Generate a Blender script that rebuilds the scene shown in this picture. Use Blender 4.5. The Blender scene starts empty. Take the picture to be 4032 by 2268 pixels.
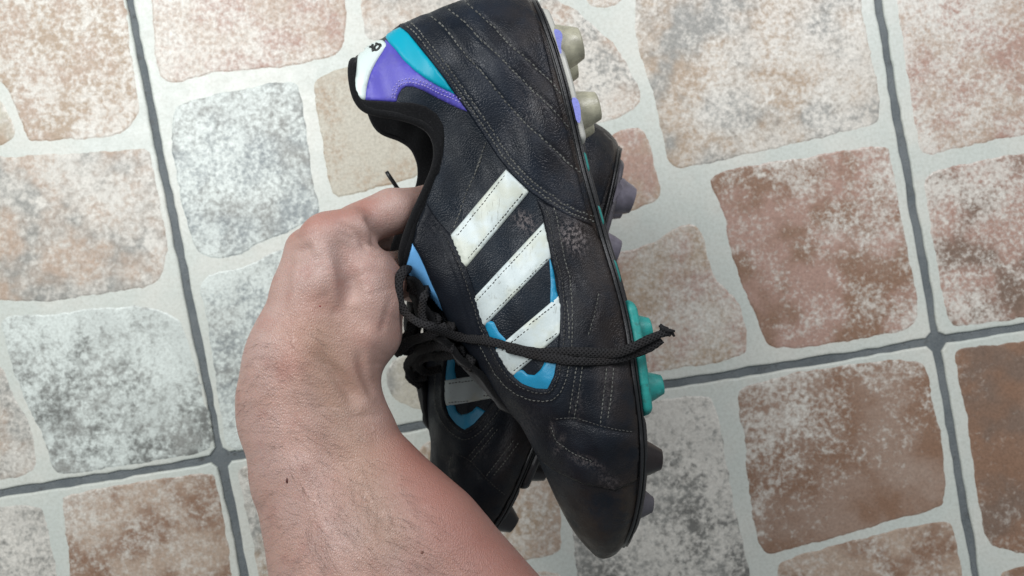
import bpy, math, random
import numpy as np
from mathutils import Vector, Matrix
from mathutils.bvhtree import BVHTree
from mathutils.geometry import delaunay_2d_cdt

random.seed(7); RNG = np.random.default_rng(7)
scene = bpy.context.scene
COL = scene.collection
R = math.radians

# ------------------------------------------------------------------ camera, light, exposure
H = 0.566                    # camera height above the floor (m), looking straight down
FS = 3046.0                  # focal length in photograph pixels
CX, CY = 2016.0, 1134.0
cam_d = bpy.data.cameras.new('camera'); cam = bpy.data.objects.new('camera', cam_d); COL.objects.link(cam)
cam.location = (0, 0, H)
cam_d.sensor_width = 36.0; cam_d.lens = FS / 4032 * 36.0
cam_d.clip_start = 0.01; cam_d.clip_end = 50
cam_d.dof.use_dof = True; cam_d.dof.focus_distance = 0.35; cam_d.dof.aperture_fstop = 14.0
scene.camera = cam

world = bpy.data.worlds.new('World'); scene.world = world; world.use_nodes = True
wb = world.node_tree.nodes['Background']
wb.inputs[0].default_value = (0.86, 0.94, 1.0, 1); wb.inputs[1].default_value = 0.28

def area_light(name, loc, target, size, size_y, power, colour):
    l = bpy.data.lights.new(name, 'AREA'); l.shape = 'RECTANGLE'; l.size = size; l.size_y = size_y
    l.energy = power; l.color = colour
    o = bpy.data.objects.new(name, l); COL.objects.link(o); o.location = loc
    d = Vector(target) - Vector(loc); o.rotation_euler = d.to_track_quat('-Z', 'Y').to_euler()
    return o
area_light('window_light_left', (-0.50, 0.36, 0.76), (-0.08, 0.04, 0.05), 0.50, 0.45, 7.3, (0.98, 0.99, 1.0))
area_light('window_light_right', (0.42, 0.62, 0.74), (0.16, 0.17, 0.0), 0.45, 0.35, 5.4, (0.97, 0.96, 1.0))

vs = scene.view_settings
vs.view_transform = 'Standard'; vs.look = 'None'; vs.exposure = 0.0; vs.gamma = 1.0; vs.use_curve_mapping = False
scene.cycles.use_denoising = True

# ------------------------------------------------------------------ helpers
def U(sx, sy, z):
    """photograph pixel seen at height z -> point in the room (metres)"""
    d = H - z
    return Vector(((sx - CX) / FS * d, (CY - sy) / FS * d, z))

def ray(sx, sy):
    return Vector(((sx - CX) / FS, (CY - sy) / FS, -1.0)).normalized()

def px_of(v):
    d = H - v[2]
    return (CX + v[0] * FS / d, CY - v[1] * FS / d)

def srgb(r, g, b):
    f = lambda c: (c / 255 / 12.92) if c <= 10 else (((c / 255) + 0.055) / 1.055) ** 2.4
    return (f(r), f(g), f(b), 1.0)

def mesh_obj(name, verts, faces, mat=None, parent=None, smooth=True, attrs=None):
    me = bpy.data.meshes.new(name)
    me.from_pydata([tuple(v) for v in verts], [], [tuple(f) for f in faces])
    if smooth:
        me.polygons.foreach_set('use_smooth', [True] * len(me.polygons))
    if attrs:
        for k, vals in attrs.items():
            a = me.attributes.new(k, 'FLOAT', 'POINT'); a.data.foreach_set('value', np.asarray(vals, dtype=np.float32))
    me.update()
    o = bpy.data.objects.new(name, me); COL.objects.link(o)
    if mat: me.materials.append(mat)
    if parent is not None:
        o.parent = parent
        o.matrix_parent_inverse = parent_inverse(parent)
    return o

def parent_inverse(p):
    m = Matrix.Identity(4); q = p
    chain = []
    while q is not None:
        chain.append(q); q = q.parent
    for q in reversed(chain):
        if q.parent is not None: m = m @ q.matrix_parent_inverse
        m = m @ q.matrix_basis
    return m.inverted()

def catmull(pts, n=10, closed=False):
    p = np.asarray(pts, float); out = []
    N = len(p); rng = range(N if closed else N - 1)
    for i in rng:
        if closed: a, b, c, d = p[i - 1], p[i], p[(i + 1) % N], p[(i + 2) % N]
        else: a, b, c, d = p[max(i - 1, 0)], p[i], p[i + 1], p[min(i + 2, N - 1)]
        for k in range(n):
            t = k / n
            out.append(0.5 * ((2 * b) + (-a + c) * t + (2 * a - 5 * b + 4 * c - d) * t * t + (-a + 3 * b - 3 * c + d) * t ** 3))
    if not closed: out.append(p[-1])
    return np.array(out)

def chaikin(pts, it=2, closed=True):
    p = np.asarray(pts, float)
    for _ in range(it):
        nx = np.roll(p, -1, axis=0)
        q = np.empty((2 * len(p), p.shape[1]))
        q[0::2] = 0.75 * p + 0.25 * nx; q[1::2] = 0.25 * p + 0.75 * nx
        p = q
    return p

def resample(pts, step, closed=False):
    p = np.asarray(pts, float)
    if closed: p = np.vstack([p, p[:1]])
    seg = np.linalg.norm(np.diff(p, axis=0), axis=1); s = np.concatenate([[0], np.cumsum(seg)])
    n = max(2, int(round(s[-1] / step)))
    q = np.linspace(0, s[-1], n + 1)
    out = np.stack([np.interp(q, s, p[:, i]) for i in range(p.shape[1])], 1)
    return out[:-1] if closed else out

def sstep(a, b, x):
    t = np.clip((np.asarray(x, float) - a) / (b - a), 0, 1)
    return t * t * (3 - 2 * t)

def poly_dist(P, line, closed=False):
    """distance of the points P (n,2) to a polyline"""
    L = np.asarray(line, float)
    if closed: L = np.vstack([L, L[:1]])
    best = np.full(len(P), 1e9)
    for a, b in zip(L[:-1], L[1:]):
        ab = b - a; l2 = (ab * ab).sum() + 1e-12
        t = np.clip(((P - a) @ ab) / l2, 0, 1)
        d = np.linalg.norm(P - (a + t[:, None] * ab), axis=1)
        best = np.minimum(best, d)
    return best

def sweep(points, radii, seg=10, flat=1.0, up=(0, 0, 1), cap=True):
    """tube along points; radii per point; flat < 1 squashes it along 'up'. returns verts, faces, (along, around)"""
    P = [Vector(p) for p in points]; n = len(P); V = []; F = []; al = []; ar = []
    up = Vector(up); s = 0.0; lastN = None
    for i in range(n):
        t = (P[min(i + 1, n - 1)] - P[max(i - 1, 0)]).normalized()
        side = t.cross(up)
        if side.length < 0.15 and lastN is not None: side = lastN
        side = side - t * side.dot(t); side.normalize(); lastN = side
        u2 = side.cross(t).normalized()
        if i: s += (P[i] - P[i - 1]).length
        r = radii[i] if hasattr(radii, '__len__') else radii
        for k in range(seg):
            a = 2 * math.pi * k / seg
            V.append(P[i] + side * (math.cos(a) * r) + u2 * (math.sin(a) * r * flat))
            al.append(s); ar.append(math.cos(a) * r)
    for i in range(n - 1):
        for k in range(seg):
            F.append((i * seg + k, i * seg + (k + 1) % seg, (i + 1) * seg + (k + 1) % seg, (i + 1) * seg + k))
    if cap:
        F.append(tuple(range(seg))[::-1]); F.append(tuple((n - 1) * seg + k for k in range(seg)))
    return V, F, al, ar

# ------------------------------------------------------------------ materials
class MatB:
    def __init__(s, name):
        s.m = bpy.data.materials.new(name); s.m.use_nodes = True
        s.nt = s.m.node_tree; s.bsdf = s.nt.nodes['Principled BSDF']
    def n(s, typ, **kw):
        nd = s.nt.nodes.new(typ)
        for k, v in kw.items(): setattr(nd, k, v)
        return nd
    def l(s, a, b): s.nt.links.new(a, b)
    def pos(s):
        if not hasattr(s, '_tc'): s._tc = s.n('ShaderNodeTexCoord')
        return s._tc.outputs['Object']
    def mapped(s, loc=(0, 0, 0), scale=(1, 1, 1), rot=(0, 0, 0)):
        mp = s.n('ShaderNodeMapping'); mp.inputs[1].default_value = loc; mp.inputs[2].default_value = rot; mp.inputs[3].default_value = scale
        s.l(s.pos(), mp.inputs[0]); return mp.outputs[0]
    def noise(s, scale, detail=4, rough=0.55, vec=None, dist=0.0):
        t = s.n('ShaderNodeTexNoise'); t.inputs['Scale'].default_value = scale; t.inputs['Detail'].default_value = detail
        t.inputs['Roughness'].default_value = rough; t.inputs['Distortion'].default_value = dist
        s.l(vec if vec is not None else s.pos(), t.inputs['Vector']); return t.outputs['Fac']
    def voro(s, scale, vec=None, feature='F1', rand=1.0):
        t = s.n('ShaderNodeTexVoronoi'); t.feature = feature; t.inputs['Scale'].default_value = scale
        t.inputs['Randomness'].default_value = rand
        s.l(vec if vec is not None else s.pos(), t.inputs['Vector']); return t.outputs['Distance']
    def ramp(s, fac, stops):
        r = s.n('ShaderNodeValToRGB'); e = r.color_ramp.elements
        while len(e) > 1: e.remove(e[-1])
        e[0].position = stops[0][0]; e[0].color = stops[0][1]
        for p, c in stops[1:]:
            q = e.new(p); q.color = c
        s.l(fac, r.inputs[0]); return r.outputs[0]
    def step(s, fac, a, b, lo=0.0, hi=1.0):
        m = s.n('ShaderNodeMapRange'); m.interpolation_type = 'SMOOTHSTEP'
        m.inputs[1].default_value = a; m.inputs[2].default_value = b; m.inputs[3].default_value = lo; m.inputs[4].default_value = hi
        s.l(fac, m.inputs[0]); return m.outputs[0]
    def math(s, op, a, b=None, clamp=False):
        m = s.n('ShaderNodeMath', operation=op); m.use_clamp = clamp
        for i, v in enumerate((a, b)):
            if v is None: continue
            if isinstance(v, (int, float)): m.inputs[i].default_value = v
            else: s.l(v, m.inputs[i])
        return m.outputs[0]
    def mix(s, fac, a, b, mode='MIX'):
        m = s.n('ShaderNodeMix', data_type='RGBA', blend_type=mode)
        for idx, v in ((0, fac), (6, a), (7, b)):
            if isinstance(v, (int, float)): m.inputs[idx].default_value = v
            elif isinstance(v, tuple): m.inputs[idx].default_value = v
            else: s.l(v, m.inputs[idx])
        return m.outputs[2]
    def attr(s, name):
        a = s.n('ShaderNodeAttribute'); a.attribute_name = name; return a.outputs['Fac']
    def bump(s, h, strength=0.5, dist=0.001, normal=None):
        b = s.n('ShaderNodeBump'); b.inputs['Strength'].default_value = strength; b.inputs['Distance'].default_value = dist
        s.l(h, b.inputs['Height'])
        if normal is not None: s.l(normal, b.inputs['Normal'])
        s.l(b.outputs[0], s.bsdf.inputs['Normal']); return b.outputs[0]
    def set(s, **kw):
        for k, v in kw.items():
            k = k.replace('_', ' ')
            if isinstance(v, (int, float, tuple)): s.bsdf.inputs[k].default_value = v
            else: s.l(v, s.bsdf.inputs[k])
        return s

def m_leather(name, c1, c2, dirt=(0.026, 0.019, 0.015, 1), dirt_amt=1.0, rough=0.38, grain=900, scuffs=True):
    b = MatB(name)
    lo = b.noise(38, 5, 0.6)
    col = b.mix(b.step(lo, 0.35, 0.68), c1, c2)
    dn = b.noise(60, 6, 0.7)
    if scuffs:
        d = b.math('MULTIPLY', b.attr('dirt'), b.step(dn, 0.28, 0.62))
        col = b.mix(b.math('MULTIPLY', d, dirt_amt, True), col, dirt)
        sc = b.noise(700, 4, 0.7, vec=b.mapped(scale=(1, 0.7, 1), rot=(0, 0, 0.6)))
        sm = b.math('MULTIPLY', b.step(sc, 0.43, 0.60), b.attr('scuff'), True)
        col = b.mix(b.math('MULTIPLY', sm, 0.8), col, (0.20, 0.175, 0.170, 1))
    # fine grey dust in the grain
    dust = b.math('MULTIPLY', b.step(b.noise(1400, 2, 0.5), 0.60, 0.76), b.step(b.noise(45, 4, 0.6), 0.40, 0.66))
    col = b.mix(b.math('MULTIPLY', dust, 0.06), col, (0.11, 0.11, 0.11, 1))
    b.set(Base_Color=col)
    v = b.voro(grain, vec=None, feature='DISTANCE_TO_EDGE')
    h = b.math('ADD', b.math('MULTIPLY', b.step(v, 0.0, 0.25), 0.55), b.math('MULTIPLY', b.noise(350, 4, 0.6), 0.8))
    b.bump(h, 0.30, 0.0006)
    b.set(Roughness=b.step(b.noise(80, 4), 0.3, 0.7, rough - 0.08, rough + 0.16))
    b.set(Specular_IOR_Level=0.20)
    return b.m

def m_plain(name, col, rough=0.45, var=0.10, bump=0.15, scale=500, grime=0.0, spec=0.5):
    b = MatB(name)
    dark = tuple(c * (1 - var * 2) for c in col[:3]) + (1,)
    c = b.mix(b.step(b.noise(70, 5, 0.6), 0.3, 0.75), col, dark)
    if grime > 0:
        g = b.math('MULTIPLY', b.step(b.noise(220, 5, 0.7), 0.54, 0.70), b.step(b.noise(30, 3), 0.42, 0.62))
        c = b.mix(b.math('MULTIPLY', g, grime), c, (0.07, 0.06, 0.05, 1))
    b.set(Base_Color=c, Roughness=rough, Specular_IOR_Level=spec)
    if bump > 0: b.bump(b.noise(scale, 4, 0.6), bump, 0.0005)
    return b.m

def m_stud(name, col, mud, spec=.4, rough=.4):
    b = MatB(name)
    c = b.mix(b.step(b.noise(120, 5, 0.65), 0.30, 0.72), col, tuple(x * .62 for x in col[:3]) + (1,))
    c = b.mix(b.math('MULTIPLY', b.step(b.noise(260, 6, 0.75), 0.54, 0.66), 0.65), c, mud)
    c = b.mix(b.math('MULTIPLY', b.step(b.noise(90, 4, 0.6, vec=b.mapped(loc=(2, 1, 0))), 0.60, 0.70), 0.35), c, tuple(min(1, x * 1.5 + .05) for x in col[:3]) + (1,))
    b.set(Base_Color=c, Roughness=b.step(b.noise(200, 4), .3, .7, rough - .1, rough + .2), Specular_IOR_Level=spec)
    b.bump(b.noise(380, 5, 0.7), .35, .0006)
    return b.m

def m_fabric(name, col, col2):
    b = MatB(name)
    c = b.mix(b.step(b.noise(1500, 2, 0.5), 0.45, 0.7), col, col2)
    lint = b.step(b.voro(260), 0.0, 0.045, 1, 0)
    c = b.mix(b.math('MULTIPLY', lint, 0.25), c, (0.25, 0.25, 0.26, 1))
    b.set(Base_Color=c, Roughness=0.95, Specular_IOR_Level=0.15)
    b.set(Sheen_Weight=0.08)
    b.bump(b.noise(1800, 2), 0.5, 0.0005)
    return b.m

def m_lace(name, col, col2):
    b = MatB(name)
    al, ar = b.attr('along'), b.attr('around')
    k = 2 * math.pi / 0.0019
    s1 = b.math('SINE', b.math('MULTIPLY', b.math('ADD', al, b.math('MULTIPLY', ar, 1.1)), k))
    s2 = b.math('SINE', b.math('MULTIPLY', b.math('SUBTRACT', al, b.math('MULTIPLY', ar, 1.1)), k))
    h = b.math('MAXIMUM', s1, s2)
    fib = b.noise(1600, 3, 0.6)
    hh = b.math('ADD', b.math('MULTIPLY', h, 0.5), b.math('MULTIPLY', fib, 0.9))
    c = b.mix(b.step(hh, -0.1, 1.0), col, col2)
    c = b.mix(b.math('MULTIPLY', b.step(b.noise(60, 3), 0.5, 0.7), 0.4), c, (0.022, 0.017, 0.014, 1))
    b.set(Base_Color=c, Roughness=0.92, Specular_IOR_Level=0.2)
    b.bump(hh, 0.75, 0.0008)
    return b.m

NAVY1, NAVY2 = (0.0040, 0.0070, 0.0115, 1), (0.0100, 0.0160, 0.0240, 1)
M_UPPER = m_leather('navy_leather', NAVY1, NAVY2)
M_HEEL = m_leather('heel_leather', (0.0040, 0.0065, 0.0110, 1), (0.0105, 0.0150, 0.0235, 1), dirt_amt=0.7, rough=0.38, grain=750)
M_OVER = m_leather('overlay_leather', (0.0036, 0.0052, 0.0085, 1), (0.0085, 0.0115, 0.0170, 1), dirt_amt=0.8, rough=0.42)
def m_white():
    b = MatB('white_synthetic')
    c = b.mix(b.step(b.noise(55, 4, .6), .45, .68), (0.50, 0.565, 0.56, 1), (0.47, 0.50, 0.43, 1))
    scr = b.math('MULTIPLY', b.step(b.noise(900, 3, .6, vec=b.mapped(scale=(1, .10, 1), rot=(0, 0, -.5))), .57, .66), b.step(b.noise(70, 3, .5, vec=b.mapped(loc=(4, 2, 1))), .50, .62))
    c = b.mix(b.math('MULTIPLY', scr, .55), c, (0.20, 0.20, 0.16, 1))
    g = b.math('MULTIPLY', b.step(b.noise(300, 5, .7), .58, .70), b.step(b.noise(40, 3), .42, .60))
    c = b.mix(b.math('MULTIPLY', g, .5), c, (0.14, 0.13, 0.11, 1))
    b.set(Base_Color=c, Roughness=.42, Specular_IOR_Level=.4)
    b.bump(b.noise(260, 5, .65), .25, .0006)
    return b.m
M_WHITE = m_white()
M_WHITE_OLD = (lambda *a: None)('white_synthetic', (0.52, 0.58, 0.57, 1), 0.42, 0.05, 0.12, 300, 0.50)
M_TABWHITE = m_plain('heel_tab_white', (0.55, 0.63, 0.60, 1), 0.42, 0.03, 0.08, 300, 0.12)
M_PURPLE = m_plain('purple_synthetic', (0.085, 0.074, 0.400, 1), 0.45, 0.10, 0.25, 700, 0.25, spec=0.35)
M_CYAN = m_plain('cyan_synthetic', (0.0, 0.300, 0.410, 1), 0.42, 0.03, 0.05, 400, 0.05, spec=0.25)
M_BLUE = m_plain('blue_synthetic', (0.006, 0.225, 0.400, 1), 0.45, 0.08, 0.30, 900, 0.10)
M_EYESTAY = m_plain('light_blue_eyestay', (0.140, 0.390, 0.720, 1), 0.40, 0.05, 0.08, 300, 0.08)
M_BLACKFAB = m_fabric('black_lining_fabric', (0.0035, 0.0037, 0.0042, 1), (0.0085, 0.0088, 0.0095, 1))
M_LACE = m_lace('black_lace_braid', (0.0065, 0.0065, 0.0072, 1), (0.024, 0.0235, 0.0245, 1))
M_STITCH = m_plain('dusty_thread', (0.120, 0.122, 0.110, 1), 0.85, 0.30, 0)
M_STITCHD = m_plain('dark_thread', (0.055, 0.055, 0.052, 1), 0.85, 0.25, 0)
M_STITCHP = m_plain('pale_thread', (0.34, 0.30, 0.62, 1), 0.8, 0.15, 0)
M_WELT = m_plain('black_rubber', (0.0095, 0.0100, 0.0115, 1), 0.42, 0.2, 0.4, 400, 0)
M_PLATE = m_plain('grey_sole_plate', (0.42, 0.42, 0.38, 1), 0.42, 0.12, 0.15, 400, 0.4)
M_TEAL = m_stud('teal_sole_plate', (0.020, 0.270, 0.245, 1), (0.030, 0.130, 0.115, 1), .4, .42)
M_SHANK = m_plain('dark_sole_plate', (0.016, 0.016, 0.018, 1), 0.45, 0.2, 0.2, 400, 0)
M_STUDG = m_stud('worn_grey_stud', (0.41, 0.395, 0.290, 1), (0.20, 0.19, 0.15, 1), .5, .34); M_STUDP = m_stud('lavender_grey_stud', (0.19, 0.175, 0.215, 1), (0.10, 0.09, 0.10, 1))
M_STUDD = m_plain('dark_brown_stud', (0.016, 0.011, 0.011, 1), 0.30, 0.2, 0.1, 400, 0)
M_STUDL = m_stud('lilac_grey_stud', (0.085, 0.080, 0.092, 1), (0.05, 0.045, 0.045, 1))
M_PAINT = m_plain('lilac_paint', (0.20, 0.22, 0.58, 1), 0.55, 0.12, 0.6, 700, 0.2)
M_INK = m_plain('black_ink', (0.010, 0.012, 0.012, 1), 0.5, 0.0, 0)

# ------------------------------------------------------------------ floor: grout sheet > tiles > printed stones
def m_tile():
    b = MatB('tile_glaze')
    c = b.mix(b.step(b.noise(14, 4, 0.6), 0.35, 0.7), (0.555, 0.590, 0.540, 1), (0.625, 0.630, 0.570, 1))
    sp = b.math('MULTIPLY', b.step(b.noise(620, 3, 0.6), 0.60, 0.70), b.step(b.noise(40, 4, 0.6), 0.45, 0.62))
    c = b.mix(b.math('MULTIPLY', sp, 0.45), c, (0.36, 0.36, 0.33, 1))
    st = b.math('MULTIPLY', b.step(b.noise(55, 6, 0.75), 0.52, 0.72), 0.30)
    c = b.mix(st, c, (0.50, 0.49, 0.44, 1))
    gr = b.ramp(b.noise(420, 6, 0.75), [(0.32, (0.80, 0.79, 0.76, 1)), (0.55, (1.0, 1.0, 1.0, 1)), (0.72, (1.08, 1.08, 1.08, 1))])
    c = b.mix(0.8, c, gr, 'MULTIPLY')
    b.set(Base_Color=c, Roughness=b.step(b.noise(90, 3), 0.3, 0.7, 0.30, 0.42), Specular_IOR_Level=0.45)
    b.bump(b.noise(160, 4, 0.5), 0.15, 0.0006)
    return b.m
M_TILE = m_tile()

def m_grout():
    b = MatB('grey_grout')
    c = b.mix(b.step(b.noise(35, 5, 0.65), 0.3, 0.7), (0.125, 0.144, 0.152, 1), (0.180, 0.200, 0.206, 1))
    c = b.mix(b.math('MULTIPLY', b.step(b.noise(130, 5, 0.7), 0.54, 0.70), 0.6), c, (0.065, 0.065, 0.060, 1))
    b.set(Base_Color=c, Roughness=0.8, Specular_IOR_Level=0.3)
    c = b.mix(b.math('MULTIPLY', b.step(b.noise(900, 3, .7), .52, .66), .5), c, (0.23, 0.235, 0.225, 1)); b.set(Base_Color=c)
    b.bump(b.noise(700, 5, .75), 0.9, 0.0012)
    return b.m

def m_stone(name, seed, light, dark, dark2, dens, grad=(0, 0), centre=(0, 0), fine=300, soft=.12):
    """printed stone: pale body, dark flecks, denser in drifting patches"""
    b = MatB(name)
    off = (seed * 0.37, seed * 0.53, seed * 0.71)
    v = b.mapped(loc=off, scale=(1, 1, 1))
    drift = b.noise(22, 5, 0.6, vec=v, dist=0.4)
    sx = b.n('ShaderNodeSeparateXYZ'); b.l(b.pos(), sx.inputs[0])
    g = b.math('ADD', b.math('MULTIPLY', b.math('SUBTRACT', sx.outputs[0], centre[0]), grad[0]),
               b.math('MULTIPLY', b.math('SUBTRACT', sx.outputs[1], centre[1]), grad[1]))
    d = b.math('ADD', b.math('ADD', b.math('MULTIPLY', b.math('SUBTRACT', drift, 0.5), 1.45), dens), g)
    fl = b.noise(fine, 5, 0.62, vec=v, dist=0.25)
    fl2 = b.noise(fine * 0.42, 3, 0.5, vec=v)
    f = b.math('ADD', b.math('MULTIPLY', fl, 0.72), b.math('MULTIPLY', fl2, 0.28))
    # f is around .5: more flecks as d grows
    m = b.step(b.math('ADD', f, b.math('MULTIPLY', b.math('SUBTRACT', d, 0.5), 0.42)), 0.52 - soft, 0.52 + soft)
    hue = b.step(b.noise(26, 3, 0.5, vec=b.mapped(loc=(off[1] + 3, off[0], 1))), 0.40, 0.60)
    dk = b.mix(hue, dark, dark2)
    base = b.mix(b.step(b.noise(30, 3, 0.5, vec=v), 0.35, 0.7), light, tuple(0.82 * l + 0.18 * e for l, e in zip(light[:3], dark2[:3])) + (1,))
    c = b.mix(b.math('MULTIPLY', m, 0.90), base, dk)
    c = b.mix(b.math('MULTIPLY', b.step(b.noise(9, 5, 0.7, vec=v), 0.54, 0.76), 0.12), c, light)
    c = b.mix(b.math('MULTIPLY', b.step(b.noise(650, 2, 0.5, vec=v), 0.66, 0.76), 0.3), c, (0.16, 0.14, 0.12, 1))
    gr = b.ramp(b.noise(480, 6, 0.75, vec=v), [(0.30, (0.62, 0.60, 0.58, 1)), (0.50, (0.95, 0.95, 0.95, 1)), (0.70, (1.22, 1.22, 1.22, 1))])
    c = b.mix(0.75, c, gr, 'MULTIPLY')
    b.set(Base_Color=c, Roughness=b.step(fl, 0.3, 0.7, 0.34, 0.50), Specular_IOR_Level=0.42)
    b.bump(b.math('ADD', b.math('MULTIPLY', fl, 0.5), b.noise(70, 4, 0.6, vec=v)), 0.22, 0.0010)
    return b.m

CREAM = (0.650, 0.625, 0.560, 1); CREAMW = (0.640, 0.690, 0.645, 1)
TAN, PINK, ROSE = (0.36, 0.260, 0.172, 1), (0.40, 0.292, 0.215, 1), (0.365, 0.215, 0.165, 1)
RUST, BROWN = (0.215, 0.104, 0.052, 1), (0.155, 0.088, 0.055, 1)
GREY, DGREY, BLUEGREY = (0.235, 0.235, 0.215, 1), (0.115, 0.115, 0.105, 1), (0.200, 0.225, 0.230, 1)
BEIGE = (0.47, 0.44, 0.355, 1)

floor_mat = m_grout()
def floor_pt(sx, sy, z=0.0): 
    return Vector(((sx - CX) / FS * H, (CY - sy) / FS * H, z))
e = 0.62
fl_v = [(-e, -e * 0.75, -0.0018), (e, -e * 0.75, -0.0018), (e, e * 0.75, -0.0018), (-e, e * 0.75, -0.0018)]
FLOOR = mesh_obj('floor', fl_v + [(x, y, -0.02) for x, y, _ in fl_v],
                 [(0, 1, 2, 3), (7, 6, 5, 4), (0, 4, 5, 1), (1, 5, 6, 2), (2, 6, 7, 3), (3, 7, 4, 0)], floor_mat, smooth=False)
FLOOR['kind'] = 'structure'

# grout centre lines in photograph pixels (x = a + b*y for the upright ones, y = c + d*x for the level one)
V1 = lambda y: 510 + 0.1985 * y
V2 = lambda y: 3460 + 0.1690 * y
HL = lambda x: 1944 - 0.1632 * x
def meet(vf):
    y = 1500
    for _ in range(30): y = HL(vf(y))
    return vf(y), y
GW = 16
def slab(poly_top, z0, z1, bev, name, mat, parent, rng_amt=0.0):
    """tile or stone: outline in floor metres, bevelled rim, side walls"""
    P = np.array(poly_top); n = len(P); c = P.mean(0)
    nx = np.roll(P, -1, 0) - np.roll(P, 1, 0)
    nrm = np.stack([nx[:, 1], -nx[:, 0]], 1); nrm /= np.linalg.norm(nrm, axis=1)[:, None] + 1e-9
    area = 0.5 * np.sum(P[:, 0] * np.roll(P[:, 1], -1) - np.roll(P[:, 0], -1) * P[:, 1])
    if area < 0: nrm = -nrm
    rings = [(0.0, z0), (0.0, z1 - bev * 0.8), (bev * 0.45, z1 - bev * 0.22), (bev * 1.3, z1)]
    V = []; F = []
    for off, z in rings:
        for p, q in zip(P - nrm * off, P): V.append((p[0], p[1], z))
    for k in range(len(rings) - 1):
        for i in range(n):
            j = (i + 1) % n; q = (k * n + i, k * n + j, (k + 1) * n + j, (k + 1) * n + i)
            F.append(q if area > 0 else q[::-1])
    top = tuple((len(rings) - 1) * n + i for i in range(n))
    F.append(top if area > 0 else top[::-1])
    o = mesh_obj(name, V, F, mat, parent, smooth=False)
    return o

tile_objs = {}
(c1x, c1y), (c2x, c2y) = meet(V1), meet(V2)
def tile_poly(xl, xr, top, bot):
    # corners as functions of pixel lines
    def X(vf, y, s): return vf(y) + s * GW if callable(vf) else vf + 0.18 * y
    def line_pts(vf, s, ya, yb): return [(X(vf, y, s), y) for y in (ya, yb)]
    out = []
    def corner(vf, s, hf, t):
        y = 1500
        for _ in range(30):
            x = X(vf, y, s); y = (hf(x) + t * GW) if callable(hf) else hf - 0.163 * x
        return (x, y)
    out = [corner(xl, 1, top, 1), corner(xr, -1, top, 1), corner(xr, -1, bot, -1), corner(xl, 1, bot, -1)]
    return out
def mk_tile(key, xl, xr, top, bot):
    q = tile_poly(xl, xr, top, bot)
    pts = []
    for i in range(4):                                  # slightly wavy pressed edges, rounded corners
        a, b2 = np.array(q[i]), np.array(q[(i + 1) % 4])
        m = 60
        for k in range(m):
            t = (k + 0.5) / m; p = a + (b2 - a) * t
            nn = np.array([-(b2 - a)[1], (b2 - a)[0]]); nn /= np.linalg.norm(nn)
            pts.append(p + nn * (2.4 * math.sin(9 * t + i * 2) + 1.5 * math.sin(31 * t + i) + 2.0 * RNG.normal()))
    fp = [tuple(floor_pt(x, y).xy) for x, y in pts]
    tile_objs[key] = slab(fp, -0.006, 0.0, 0.0012, 'tile', M_TILE, FLOOR)
mk_tile('A', -2600, V1, -1150, HL); mk_tile('B', V1, V2, -650, HL); mk_tile('C', V2, 6600, -150, HL)
mk_tile('D', -2600, V1, HL, 4500); mk_tile('E', V1, V2, HL, 4900); mk_tile('F', V2, 6600, HL, 5400)

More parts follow.
